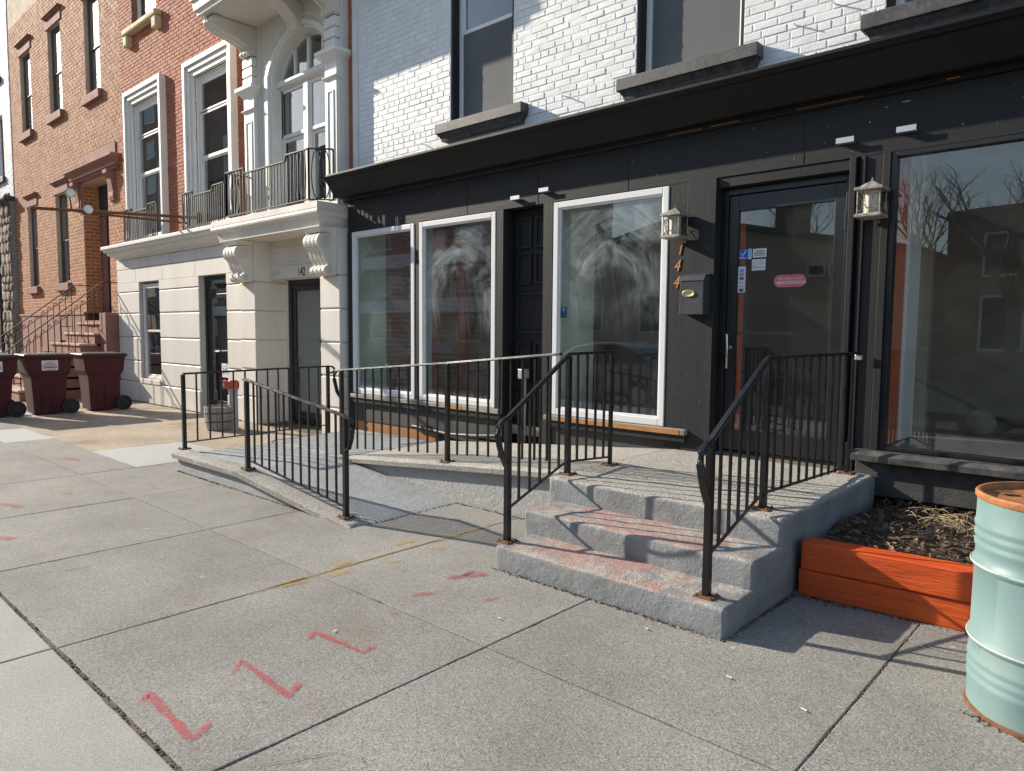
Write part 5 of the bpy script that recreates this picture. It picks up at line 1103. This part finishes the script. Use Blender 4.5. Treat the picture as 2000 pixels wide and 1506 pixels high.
MB().loft(XL-0.1, XR+0.1, YB-0.35, 13, [(0.3, 9.58), (0.1, 9.75), (0, 9.8), (0, 10)]).build('roof_cornice', 'white_trim', RH)
MB().box(XL+0.3, XR-0.3, 8.7, 13, 0, 9.58).build('rear_volume', 'far_brick', RH)
MB().box(-8.3, 2.9, 11.2, 14, 0, 9.2).build('rear_volume', 'far_brick', SH)
MB().box(-8.43, 3.0, YU+0.2, 14, 9.2, 9.4).build('roof', 'far_roof', SH)
# sign arm with spot lamps
SA = thing('sign_arm', (-13.3, 5.99, 3.55), 'rusty horizontal sign arm with spot lamps sticking out from the red brick wall', 'sign arm')
MB().tube([(-13.3, 5.99, 3.585), (-13.3, 3.31, 3.42)], 0.026, 8).build('pole', 'rust', SA, smooth=True)
MB().tube([(-13.55, 5.99, 3.50), (-13.3, 4.05, 3.44)], 0.02, 8).build('brace', 'rust', SA, smooth=True)
MB().box(-13.38, -13.22, 5.975, 5.995, 3.48, 3.68).build('wall_plate', 'rust', SA)
for y, z, dx in ((4.12, 3.49, 0.09), (3.90, 3.74, -0.02)):
    s_ = MB().lathe([(0.03, -0.14), (0.045, -0.12), (0.075, -0.02), (0.08, 0.0), (0.07, 0.003)], (-13.3+dx, y, z), 16, True, 'x').build('spot_lamp', 'lantern', SA, smooth=True)
    MB().lathe([(0.066, 0.004), (0.03, 0.02), (0.0, 0.022)], (-13.3+dx, y, z), 16, False, 'x').build('lens', 'lamp_lens', s_)
    MB().tube([(-13.3, y, 3.47), (-13.3+dx-0.08, y, z)], 0.012, 6).build('lamp_bracket', 'rust', SA)
# barrel planter and standpipe
BP = thing('barrel_planter', (-10.62, 5.02, 0), 'weathered half barrel planter with dark hoops in front of the cream pillar', 'planter')
n = 20; cb = (-10.62, 5.02)
def br_(z): return 0.185+0.035*math.sin(math.pi*min(1, z/0.40)*0.62)
for k in range(n):
    a0, a1 = 2*math.pi*k/n+0.01, 2*math.pi*(k+1)/n-0.01; m = MB(); zs = [0.01, 0.12, 0.24, 0.36]
    V = []
    for z in zs:
        for rr, a in ((br_(z), a0), (br_(z), a1), (br_(z)-0.02, a1), (br_(z)-0.02, a0)): V.append((cb[0]+rr*math.cos(a), cb[1]+rr*math.sin(a), z+(random.uniform(0, 0.006) if z > 0.3 else 0)))
    F = [(0, 3, 2, 1), (12, 13, 14, 15)]
    for i in range(3):
        for j in range(4): F.append((i*4+j, i*4+(j+1) % 4, i*4+4+(j+1) % 4, i*4+4+j))
    m.add(V, F).build('stave', 'barrel_wood', BP)
for z in (0.14, 0.27): MB().lathe([(br_(z-0.012)+0.001, -0.012), (br_(z)+0.004, -0.01), (br_(z)+0.004, 0.01), (br_(z+0.012)+0.001, 0.012)], (cb[0], cb[1], z), 40, False).build('hoop', 'hoop', BP, smooth=True)
MB().lathe([(0.0, 0.345), (0.1, 0.35), (0.19, 0.325)], (cb[0], cb[1], 0), 20, False).build('soil', 'soil', BP)
SP = thing('standpipe', (-10.5, 5.19, 0), 'grey fire standpipe with faded red twin outlet beside the barrel planter', 'standpipe')
cs = (-10.50, 5.19, 0)
MB().lathe([(0.10, 0), (0.10, 0.02), (0.066, 0.03), (0.066, 0.60), (0.075, 0.60), (0.075, 0.63)], cs, 20).build('pipe', 'pipe_grey', SP, smooth=True)
MB().lathe([(0.085, 0.63), (0.09, 0.66), (0.09, 0.73), (0.06, 0.76), (0.0, 0.765)], cs, 20).build('head', 'hydrant_red', SP, smooth=True)
for a in (math.radians(200), math.radians(285)):
    d = Vector((math.cos(a), math.sin(a), 0)); p = Vector((cs[0], cs[1], 0.70))
    MB().tube([p+d*0.05, p+d*0.13, p+d*0.131, p+d*0.17], [0.05, 0.05, 0.062, 0.062], 14).build('outlet', 'hydrant_red', SP, smooth=True)
    MB().tube([p+d*0.17, p+d*0.19], [0.03, 0.028], 8).build('outlet_cap', 'tin', SP)

# ================================================================ brown brick house with stoop, further left
BH = thing('brick_house', (-21.5, 6.3, 0), 'orange brown brick house with brownstone stoop and hooded doorway', 'house')
HX0, HX1, HY = -26.0, -16.96, 6.1
hw_ = [(-24.87, -23.85, 7.08, 9.30), (-22.22, -21.18, 7.10, 9.34), (-19.42, -18.42, 7.02, 9.3), (-24.70, -23.82, 2.70, 5.0), (-22.08, -21.10, 2.70, 5.05)]
dr_ = (-19.93, -18.22, 1.72, 5.06)
hb = MB().wall(HX0, HX1, 1.90, 12.5, HY, hw_+[dr_], 0.36).build('brick_wall', 'pale_mortar', BH, fix=False)
brick_mesh('brickwork', brick_rects(HX0, HX1-0.003, 1.915, 10.4, hw_+[dr_], 0.205, 0.072, 0.017, 0), HY, 0.005, 'orange_brick', hb, 0.002, 0.004)
bk = MB(); z = 1.915; row = 0
while z < 5.0:
    y = HY+0.012-(row % 2)*0.1
    while y < HY+0.36:
        a_, c_ = max(y, HY+0.012), min(y+0.205, HY+0.355)
        if c_-a_ > 0.03: bk.box(dr_[0]-0.002, dr_[0]+0.007, a_, c_, z, z+0.072)
        y += 0.222
    z += 0.089; row += 1
bk.build('brickwork', 'orange_brick', hb, kind='stuff')
MB().wall(HX0, HX1, -0.02, 1.898, HY-0.05, [(dr_[0], dr_[1], 1.72, 1.9), (-22.0, -21.2, 0.55, 1.2)], 0.3).build('base_wall', 'brownstone', BH, fix=False)
MB().box(-21.99, -21.21, HY+0.1, HY+0.12, 0.551, 1.199).build('cellar_window', 'room_dark', BH)
MB().box(HX0, dr_[0]-0.02, HY-0.07, HY+0.02, 1.86, 1.93).build('water_table', 'brownstone', BH, 0.01)
for i, (a, b, c0, d) in enumerate(hw_):
    sash(BH, a+0.002, b-0.002, c0+0.01, d-0.002, HY+0.085, (c0+d)/2-0.05, 'hoop', 0.045, False, [(a+0.1, b-0.05, c0+0.05, d-0.1)], None, 'room', 0.8)
    MB().box(a-0.08, b+0.10, HY-0.10, HY+0.1, c0-0.19, c0+0.005).build('sill', 'brownstone', BH, 0.012)
    MB().box(a-0.10, b+0.12, HY-0.03, HY+0.02, d+0.002, d+0.24).build('lintel', 'brownstone', BH, 0.008)
    MB().loft(a-0.14, b+0.16, HY-0.11, HY+0.02, [(0.06, d+0.242), (0.05, d+0.27), (0.0, d+0.30), (0.0, d+0.335), (0.02, d+0.34)]).build('lintel_cap', 'brownstone', BH, 0.004)
# doorway
MB().box(dr_[0]+0.36, dr_[1]-0.002, HY+0.40, HY+0.46, 1.72, 5.06).build('door', 'black_alu', BH); MB().box(dr_[0], dr_[1], HY+0.37, HY+0.40, 4.3, 5.06).build('transom_panel', 'room_dark', BH)
MB().box(dr_[0]+0.002, dr_[0]+0.36, HY+0.37, HY+0.41, 1.72, 4.3).build('door_jamb', 'brownstone', BH)
MB().box(dr_[0]-0.001, dr_[0]+0.03, HY-0.06, HY-0.02, 4.32, 5.06).build('door_trim', 'brownstone', BH)
hd = MB().loft(-20.55, -17.28, 5.86, HY+0.02, [(0.16, 5.10), (0.15, 5.16), (0.10, 5.18), (0.09, 5.25), (0.03, 5.31), (0.02, 5.34), (0.0, 5.35), (0.0, 5.40), (0.03, 5.41)]).build('door_hood', 'brownstone', BH, 0.004)
MB().box(-19.6, -17.6, HY-0.03, HY+0.02, 5.41, 5.72).build('hood_panel', 'brownstone', hd, 0.01)
for x in (-20.25, -17.95):
    MB().prism([(HY, 5.10), (5.90, 5.10), (5.90, 5.02), (5.98, 4.92), (6.03, 4.62), (6.02, 4.52), (6.05, 4.42), (HY, 4.40)], 'x', x, x+0.26).build('hood_bracket', 'brownstone', hd, 0.01)
MB().tube([(-16.99, HY-0.04, 0.1), (-16.99, HY-0.04, 9.5)], 0.03, 8).build('downpipe', 'brownstone', BH)
MB().box(HX0+0.2, HX1-0.2, 7.4, 13, 0, 12.3).build('rear_volume', 'far_brick', BH)
MB().loft(HX0, HX1, HY-0.4, 13, [(0.35, 12.4), (0.1, 12.6), (0, 12.7), (0, 12.9)]).build('roof_cornice', 'brownstone', BH)
MB().box(dr_[0]+0.002, dr_[1]-0.002, HY-0.049, HY+0.4, 1.64, 1.72).build('threshold', 'brownstone', BH)
MB().box(dr_[0]-0.05, dr_[0]+0.004, HY-0.048, HY+0.4, 1.66, 1.906).build('reveal_base', 'brownstone', BH)
# stoop
SX0, SX1 = -19.45, -17.40
for k in range(7):
    zt = 1.66-0.237*k; yf = 5.72-0.29*k
    s_ = MB().box(SX0+0.02, SX1-0.02, yf+0.03, HY-0.052, max(-0.02, zt-0.236), zt-0.05).build('stoop_step', 'brownstone', BH)
    MB().box(SX0-0.03, SX1+0.03, yf, yf+0.36 if k else HY-0.052, zt-0.048, zt).build('tread', 'stoop_tread', s_, 0.012)
MB().box(-17.36, -16.98, 5.55, HY-0.052, 0, 1.87).build('stoop_pier', 'brownstone', BH, 0.01)
for x in (SX1-0.06, SX0+0.06):
    T = MB().flat([(x, 3.75, 0.98), (x, 5.60, 2.50), (x, 5.72, 2.56), (x, 6.02, 2.56)], 0.045, 0.02).build('stoop_railing', 'stoop_iron', BH)
    MB().flat([(x, 3.75, 0.80), (x, 5.60, 2.32)], 0.025, 0.015).build('lower_rail', 'stoop_iron', T)
    for k in range(15):
        y = 3.80+k*0.129; zt = 0.98+(y-3.75)*0.8216
        kk = min(6, max(0, int((5.72-y)/0.29+1))); zb = 1.66-0.237*kk+0.12 if k % 2 else 1.66-0.237*kk
        MB().bar((x, y, max(0.0, zb)), (x, y, zt-0.17), 0.014).build('bar', 'stoop_iron', T)
        MB().tube([(x, y, zt-0.16), (x, y+0.03, zt-0.07), (x, y+0.075, zt-0.06), (x, y+0.07, zt-0.10), (x, y+0.04, zt-0.10)], 0.008, 5).build('leaf_scroll', 'stoop_iron', T)
        if k % 3 == 1: MB().flat([(x, y-0.12, max(0.1, zb+0.02)), (x, y+0.14, max(0.1, zb+0.02))], 0.015, 0.015).build('foot_rail', 'stoop_iron', T)

# ================================================================ white house with fieldstone front, far left
WH = thing('white_house', (-29, 6.3, 0), 'white painted brick house with dark fieldstone shopfront at the far left', 'house')
wh_ = [(-27.75, -26.9, 6.2, 8.1), (-27.75, -26.9, 9.2, 11.2), (-30.5, -29.5, 6.2, 8.1)]
wb = MB().wall(-34, HX0-0.01, 5.5, 12, HY-0.02, wh_, 0.3).build('white_wall', 'white_mortar', WH, fix=False)
brick_mesh('brickwork', brick_rects(-34, HX0-0.02, 5.56, 11, wh_, 0.205, 0.062, 0.01, 0), HY-0.02, 0.005, 'white_brick', wb, 0.003, 0.004)
for a, b, c0, d in wh_:
    sash(WH, a, b, c0, d, HY+0.12, (c0+d)/2, 'hoop', 0.05, False, None, None, 'room', 0.6); MB().box(a-0.1, b+0.1, HY-0.11, HY+0.1, c0-0.16, c0-0.002).build('sill', 'black_sill', WH, 0.01)
fs = MB().wall(-34, HX0-0.02, -0.02, 5.35, HY-0.12, [(-33.5, -27.3, 0.02, 4.6)], 0.35).build('stone_front', 'stone_mortar', WH, fix=False)
MB().loft(-34, HX0+0.03, HY-0.30, HY, [(0.05, 5.352), (0.0, 5.40), (0.0, 5.48), (0.04, 5.499)]).build('stone_coping', 'black_sill', WH, 0.01)
def stone(x, z, w, h):
    m = MB(); n = random.choice((5, 6, 7)); P = []
    for k in range(n):
        a = 2*math.pi*k/n+random.uniform(-.2, .2); P.append((x+w*0.56*math.cos(a), z+h*0.56*math.sin(a)))
    y0 = HY-0.12; d = random.uniform(0.03, 0.08)
    V = [(p[0], y0+0.02, p[1]) for p in P]+[(x+(p[0]-x)*0.9, y0-d*0.7, z+(p[1]-z)*0.9) for p in P]+[(x+(p[0]-x)*0.6, y0-d, z+(p[1]-z)*0.6) for p in P]
    F = [(2*n+i for i in range(n))]
    F = [tuple(2*n+i for i in range(n))]+[(i, (i+1) % n, n+(i+1) % n, n+i) for i in range(n)]+[(n+i, n+(i+1) % n, 2*n+(i+1) % n, 2*n+i) for i in range(n)]
    m.add(V, F).build('stone', 'fieldstone', fs)
z = 0.1
while z < 5.3:
    h = random.uniform(0.2, 0.42); x = -27.25 if z < 4.6 else -29.5
    while x < HX0-0.1:
        w_ = random.uniform(0.25, 0.5); w_ = min(w_, HX0-0.04-x); stone(x+w_/2, z+h/2, w_, h); x += w_
    z += h
sf = MB().frame(-33.5, -27.3, 0.0, 4.6, 0.12, HY+0.0, HY+0.1).build('shop_window', 'black_alu', WH); MB().box(-33.38, -27.42, HY+0.05, HY+0.06, 0.7, 4.48).build('pane', 'win_glass', sf)
MB().box(-33.38, -27.42, HY+0.02, HY+0.08, 0.12, 0.7).build('stall_riser', 'black_alu', sf); MB().box(-28.4, -28.36, HY, HY+0.1, 0.7, 4.48).build('mullion', 'black_alu', sf)
MB().box(-28.1, -27.75, HY+0.03, HY+0.035, 2.45, 2.95).build('notice', 'paper', sf)
MB().box(-33.9, HX0-0.2, 6.9, 13, 0, 11.9).build('rear_volume', 'far_brick', WH)

# ================================================================ wheeled bins
def bin_(x, y, label, sticker_):
    """cart seen from its side: front to the street, wheels to the wall"""
    B = thing('wheeled_bin', (x, y, 0), label, 'bin', 'maroon wheeled bins in front of the stoop')
    def ring(w, d0, d1, z): return [(x-w, y+d0, z), (x+w, y+d0, z), (x+w, y+d1, z), (x-w, y+d1, z)]
    V = []; P = [(0.23, -0.25, 0.22, 0.03), (0.245, -0.265, 0.24, 0.30), (0.262, -0.285, 0.26, 0.60), (0.266, -0.29, 0.265, 0.66), (0.285, -0.335, 0.315, 0.75), (0.295, -0.36, 0.34, 0.99), (0.31, -0.375, 0.355, 0.992), (0.31, -0.375, 0.355, 1.03)]
    for p in P: V += ring(*p)
    m = MB(); F = [(3, 2, 1, 0)]
    for i in range(len(P)-1):
        for j in range(4): F.append((i*4+j, i*4+(j+1) % 4, i*4+4+(j+1) % 4, i*4+4+j))
    F.append(tuple(len(V)-4+j for j in range(4)))
    body = m.add(V, F).build('body', 'maroon', B, 0.025, segs=3)
    for dy in (-0.12, 0.02): MB().prism([(y+dy-0.014, 0.06), (y+dy+0.014, 0.06), (y+dy+0.018, 0.60), (y+dy-0.018, 0.60)], 'x', x+0.22, x+0.262).build('side_rib', 'maroon', body, 0.008)
    ld = MB().loft(x-0.32, x+0.32, y-0.40, y+0.37, [(0.0, 1.032), (0.0, 1.058), (0.02, 1.072), (0.10, 1.085)], True).build('lid', 'bin_lid', B, 0.006)
    MB().box(x-0.22, x+0.22, y+0.37, y+0.42, 1.01, 1.05).build('handle', 'bin_lid', B, 0.012)
    for sx in (-1, 1):
        wx = x+sx*0.285
        wl = MB().lathe([(0.06, -0.028), (0.125, -0.030), (0.14, -0.02), (0.14, 0.02), (0.125, 0.030), (0.115, 0.028), (0.11, 0.012), (0.05, 0.012), (0.04, 0.03), (0.0, 0.03)], (wx, y+0.30, 0.14), 28, False, 'x').build('wheel', 'tyre', B, smooth=True)
        for k in range(8):
            a = math.pi*k/4; MB().bar((wx+sx*0.02, y+0.30+0.035*math.cos(a), 0.14+0.035*math.sin(a)), (wx+sx*0.02, y+0.30+0.115*math.cos(a), 0.14+0.115*math.sin(a)), 0.016).build('spoke', 'tyre', wl)
    MB().tube([(x-0.28, y+0.30, 0.14), (x+0.28, y+0.30, 0.14)], 0.014, 8).build('axle', 'hoop', B)
    if sticker_:
        q = 0.004; X = x+0.3
        st_ = MB().add([(x+0.2985, y-0.13, 0.79), (x+0.2985, y+0.12, 0.79), (x+0.3005, y+0.12, 0.965), (x+0.3005, y-0.13, 0.965)], [(0, 1, 2, 3)]).build('sticker', 'paper', B, fix=False)
        def sp_(u, v): return (x+0.3005+0.002*v/0.175, y-0.13+u*0.25, 0.79+v)
        for r_ in (0.05, 0.075, 0.10):
            MB().tube([sp_(0.5+0.42*math.cos(a)*r_/0.1, 0.05+r_*math.sin(a)) for a in [math.pi*i/12 for i in range(13)]], 0.0035, 5).build('print', 'red_print', st_)
        for k in range(5): MB().tube([sp_(0.5, 0.05), sp_(0.5+0.42*math.cos(math.pi*(k+0.5)/5), 0.05+0.1*math.sin(math.pi*(k+0.5)/5))], 0.003, 5).build('print', 'red_print', st_)
        MB().box(x+0.2995, x+0.3025, y-0.11, y+0.10, 0.828, 0.842).build('print', 'red_print', st_); MB().box(x+0.2995, x+0.302, y-0.08, y+0.07, 0.802, 0.810).build('print', 'blue_print', st_)
    return B
bin_(-14.72, 2.98, 'maroon wheeled bin at the left edge, partly cut off by the frame', True)
bin_(-14.72, 3.80, 'maroon wheeled bin with white sticker, middle of the row', True)
bin_(-14.76, 4.70, 'maroon wheeled bin without sticker, nearest the cream wall', False)

# ================================================================ across the street (seen in the glass, plus an added sky-blocking tower)
def far_house(name, x0, x1, y, label, roofline, mat, wins, chimney=None):
    T = thing(name, ((x0+x1)/2, y, 0), label, 'building')
    MB().prism([(x0, -0.02), (x1, -0.02)]+[(a, b) for a, b in reversed(roofline)], 'y', y-9, y).build('wall', mat, T)
    rf = [(a, b+0.02) for a, b in roofline]
    MB().prism(rf+[(a, b+0.22) for a, b in reversed(rf)], 'y', y-9.3, y+0.25).build('roof', 'far_roof', T)
    for a, b, c0, d in wins:
        w_ = MB().frame(a, b, c0, d, 0.08, y, y+0.06).build('window', 'far_white', T); MB().box(a+0.08, b-0.08, y+0.01, y+0.03, c0+0.08, d-0.08).build('pane', 'car_glass', w_)
    if chimney: MB().box(chimney[0], chimney[1], y-1.6, y-0.5, chimney[2], chimney[3]).build('chimney', 'far_brick', T)
    return T
far_house('far_house', -24, -6.2, -16, 'tan gabled building with chimney reflected in the entrance door', [(-24, 4.4), (-15.5, 6.3), (-6.2, 4.3)], 'far_wall', [(-10.2, -9.5, 3.7, 4.2), (-9.4, -8.7, 3.7, 4.2), (-21, -19.5, 1.5, 3.2), (-17.5, -16, 1.5, 3.2)], (-11.7, -10.7, 5.0, 7.0))
far_house('far_house', -5.4, 9.5, -15.5, 'dark brown brick building reflected in the large right window', [(-5.4, 5.3), (2, 5.6), (9.5, 5.3)], 'far_brick', [(-4.4, -3.2, 1.0, 2.8), (-2, -0.8, 1.0, 2.8), (-4.4, -3.2, 3.4, 4.8), (-2, -0.8, 3.4, 4.8)])
fb = far_house('far_apartment_block', -64, -25.5, -16.5, 'apartment block with white balcony bands reflected in the left windows, heightened to block sky', [(-64, 14), (-25.5, 14)], 'far_brick', [(-62+4*k, -60+4*k, z0, z0+1.5) for k in range(9) for z0 in (0.9, 3.7, 6.5, 9.2, 11.9)])  # upper storeys added so the arched window reflects less bright sky
for z0 in (2.6, 5.3, 8.1, 10.8): MB().box(-64, -25.5, -16.49, -15.6, z0, z0+0.75).build('balcony_band', 'far_white', fb)
def tree(x, y, h, seed, label):
    rnd = random.Random(seed); T = thing('bare_tree', (x, y, -0.02), label, 'tree', 'bare trees across the street'); tr = MB(); cr = MB()
    def grow(p, d, L, r, lvl):
        q = p+d*L*0.5+Vector((rnd.uniform(-.05, .05), rnd.uniform(-.05, .05), 0.02))*L; e = p+d*L
        (tr if lvl < 2 else cr).tube([p, q, e], [r, r*0.85, r*0.66], 6 if lvl < 2 else 4, lvl > 4)
        if lvl == 6: return
        for k in range(3 if lvl < 4 else 2):
            a = rnd.uniform(0, 6.28); t = rnd.uniform(0.35, 0.75); ax = Vector((math.cos(a), math.sin(a), 0))
            nd_ = (d+ax*t+Vector((0, 0, 0.12))).normalized(); grow(e if k else q, nd_, L*rnd.uniform(0.62, 0.8), r*0.6, lvl+1)
    grow(Vector((x, y, -0.02)), Vector((rnd.uniform(-.06, .06), 0, 1)).normalized(), h*0.26, 0.16, 0)
    tr.build('trunk', 'bark', T, smooth=True); cr.build('crown', 'bark', T, fix=False)
for i, (x, y, h, lb) in enumerate(((-14.5, -27, 13, 'bare tree rising behind the tan gabled building, left of its chimney'), (-8.4, -26.5, 13, 'bare tree behind the gap between the two low buildings opposite'), (-3.2, -13.0, 9.5, 'bare street tree in front of the dark brown building opposite'), (3.5, -27, 14, 'bare tree behind the dark brown building opposite'))): tree(x, y, h, 11+i, lb)
far_house('added_sky_blocker', -170, -68, -17, 'tall brick block added further along the opposite side to hide bright sky from the upper windows', [(-170, 27), (-68, 27)], 'far_brick', [(-166+6*k, -163.8+6*k, z0, z0+1.7) for k in range(16) for z0 in (1.2, 4.6, 8, 11.4, 14.8, 18.2, 21.6)])  # added tower: blocks the bright near-sun sky in the upper window reflections
def car(x, y, paint, label):
    T = thing('parked_car', (x, y, -0.14), label, 'car', 'cars parked at the kerb'); z = -0.14
    def sec(pts, w, zz=0): return pts
    low = [(-2.2, 0.32), (-2.25, 0.62), (-2.1, 0.86), (-1.2, 0.93), (0.95, 0.98), (1.9, 1.0), (2.2, 0.92), (2.25, 0.5), (2.15, 0.28)]
    MB().prism([(x+a, z+b) for a, b in low], 'y', y-0.89, y+0.89).build('body', paint, T, 0.09, segs=4, smooth=True)
    roofp = [(-1.15, 0.93), (-0.45, 1.36), (0.0, 1.45), (0.7, 1.46), (1.25, 1.36), (1.95, 1.0)]
    b = MB(); n = len(roofp)
    b.add([(x+a, y-0.86+0.22*max(0, (h-0.93)/0.53), z+h) for a, h in roofp]+[(x+a, y+0.86-0.22*max(0, (h-0.93)/0.53), z+h) for a, h in roofp], [tuple(range(n)), tuple(range(2*n-1, n-1, -1))]+[(i, i+1, n+i+1, n+i) for i in range(n-1)])
    b.build('cabin', paint, T, 0.05, segs=3, smooth=True)
    for sy in (-1, 1):
        def g(a, h): return (x+a, y+sy*(0.873-0.22*(h-0.93)/0.53), z+h)
        for q in ([(-0.82, 0.99), (-0.38, 1.31), (0.05, 1.39), (0.1, 0.99)], [(0.18, 0.99), (0.13, 1.39), (0.7, 1.40), (1.15, 1.31), (1.6, 1.03)]):
            MB().add([g(*p) for p in q], [tuple(range(len(q)))]).build('side_window', 'car_glass', T)
        for wx in (-1.4, 1.4):
            w_ = MB().lathe([(0.2, -0.1), (0.31, -0.1), (0.33, -0.07), (0.33, 0.07), (0.31, 0.1), (0.2, 0.1)], (x+wx, y+sy*0.80, z+0.33), 24, True, 'y').build('wheel', 'tyre', T, smooth=True)
            MB().lathe([(0.0, -0.108), (0.2, -0.106), (0.2, 0.106), (0.0, 0.108)], (x+wx, y+sy*0.80, z+0.33), 16, True, 'y').build('rim', 'tin', w_)
    for p, q in (((-1.12, 0.96), (-0.5, 1.33)), ((1.30, 1.335), (1.92, 1.02))):
        wv = [(x+p[0]-0.012, y-0.78, z+p[1]+0.012), (x+p[0]-0.012, y+0.78, z+p[1]+0.012), (x+q[0]-0.012, y+0.66, z+q[1]+0.012), (x+q[0]-0.012, y-0.66, z+q[1]+0.012)]
        MB().add(wv if p[0] < 0 else [(a+0.03, b_, c_) for a, b_, c_ in wv], [(0, 1, 2, 3)]).build('windscreen', 'car_glass', T)
    for sy in (-0.62, 0.62): MB().box(x-2.245, x-2.2, y+sy-0.16, y+sy+0.16, z+0.66, z+0.78).build('headlight', 'lamp_lens', T); MB().box(x+2.2, x+2.255, y+sy-0.16, y+sy+0.16, z+0.7, z+0.85).build('tail_light', 'red_print', T)
car(-9.6, -2.15, 'car_silver', 'silver car parked at the kerb, reflected in the third display window')
car(-17.5, -2.15, 'car_dark', 'dark car parked at the kerb, reflected in the two left windows')
car(-3.4, -2.15, 'car_dark', 'dark car parked at the kerb, reflected in the large right window')

# grit gathered along the foot of steps, ramp, planter and walls
debris([(-3.15, 3.29), (-1.545, 3.29), (-1.53, 4.2)], 0.010, 900)
debris([(-1.50, 4.19), (0.9, 4.45)], 0.018, 900)
debris([(-7.86, 3.225), (-4.7, 3.225)], 0.010, 700)
debris([(-4.57, 3.42), (-4.60, 4.33), (-3.2, 4.35)], 0.010, 500)
debris([(-16.9, 5.76), (-8.6, 5.72)], 0.03, 700)
debris([(-2.37, 1.05), (-2.37, 3.25)], 0.006, 300, -0.002, 0.005); debris([(-0.87, 2.3), (-0.87, 4.15)], 0.008, 500, -0.002, 0.008)
debris([(-7.0, 0.99), (-2.2, 0.99)], 0.010, 320, 0.0, 0.005)
debris([(-0.52, 3.36), (-0.30, 3.25), (-0.1, 3.28)], 0.012, 160)

lt = MB()
for x, y, s_ in ((-1.35, 2.95, 0.02), (-2.55, 2.72, 0.016), (-3.05, 2.02, 0.018), (-4.9, 1.9, 0.015), (-5.7, 2.1, 0.014), (-1.0, 2.9, 0.02), (-6.5, 1.6, 0.016), (-1.9, 3.15, 0.018)):
    a = random.uniform(0, 3.1); lt.add([(x+s_*math.cos(a+q)*k, y+s_*math.sin(a+q)*k, 0.008+0.004*(q > 2)) for q, k in ((0, 1), (0.5, 0.9), (3.1, 1), (3.6, 0.8))], [(0, 1, 2, 3)])
lt.build('litter', 'paper', walk, kind='stuff', fix=False)
def crack(pts, w=0.0035):
    P = []
    for a, b in zip(pts, pts[1:]):
        n = max(2, int(math.hypot(b[0]-a[0], b[1]-a[1])/0.035)); P += [(a[0]+(b[0]-a[0])*i/n+random.gauss(0, 0.006), a[1]+(b[1]-a[1])*i/n+random.gauss(0, 0.006)) for i in range(n)]
    V = []; F = []
    for i, p in enumerate(P):
        ww = w*random.uniform(0.3, 1.2)*min(1, i/3, (len(P)-1-i)/3+0.1); V += [(p[0]-ww, p[1]-ww*0.6, 0.0065), (p[0]+ww, p[1]+ww*0.6, 0.0065)]
        if i: F.append((2*i-2, 2*i-1, 2*i+1, 2*i))
    MB().add(V, F).build('hairline_crack', 'grit', walk, fix=False)
crack([(-2.30, 1.15), (-2.15, 1.42), (-1.95, 1.5)], 0.003); crack([(-5.2, 1.05), (-5.05, 1.5), (-4.7, 1.75)]); crack([(-7.9, 2.5), (-7.4, 2.75), (-6.95, 2.7)])
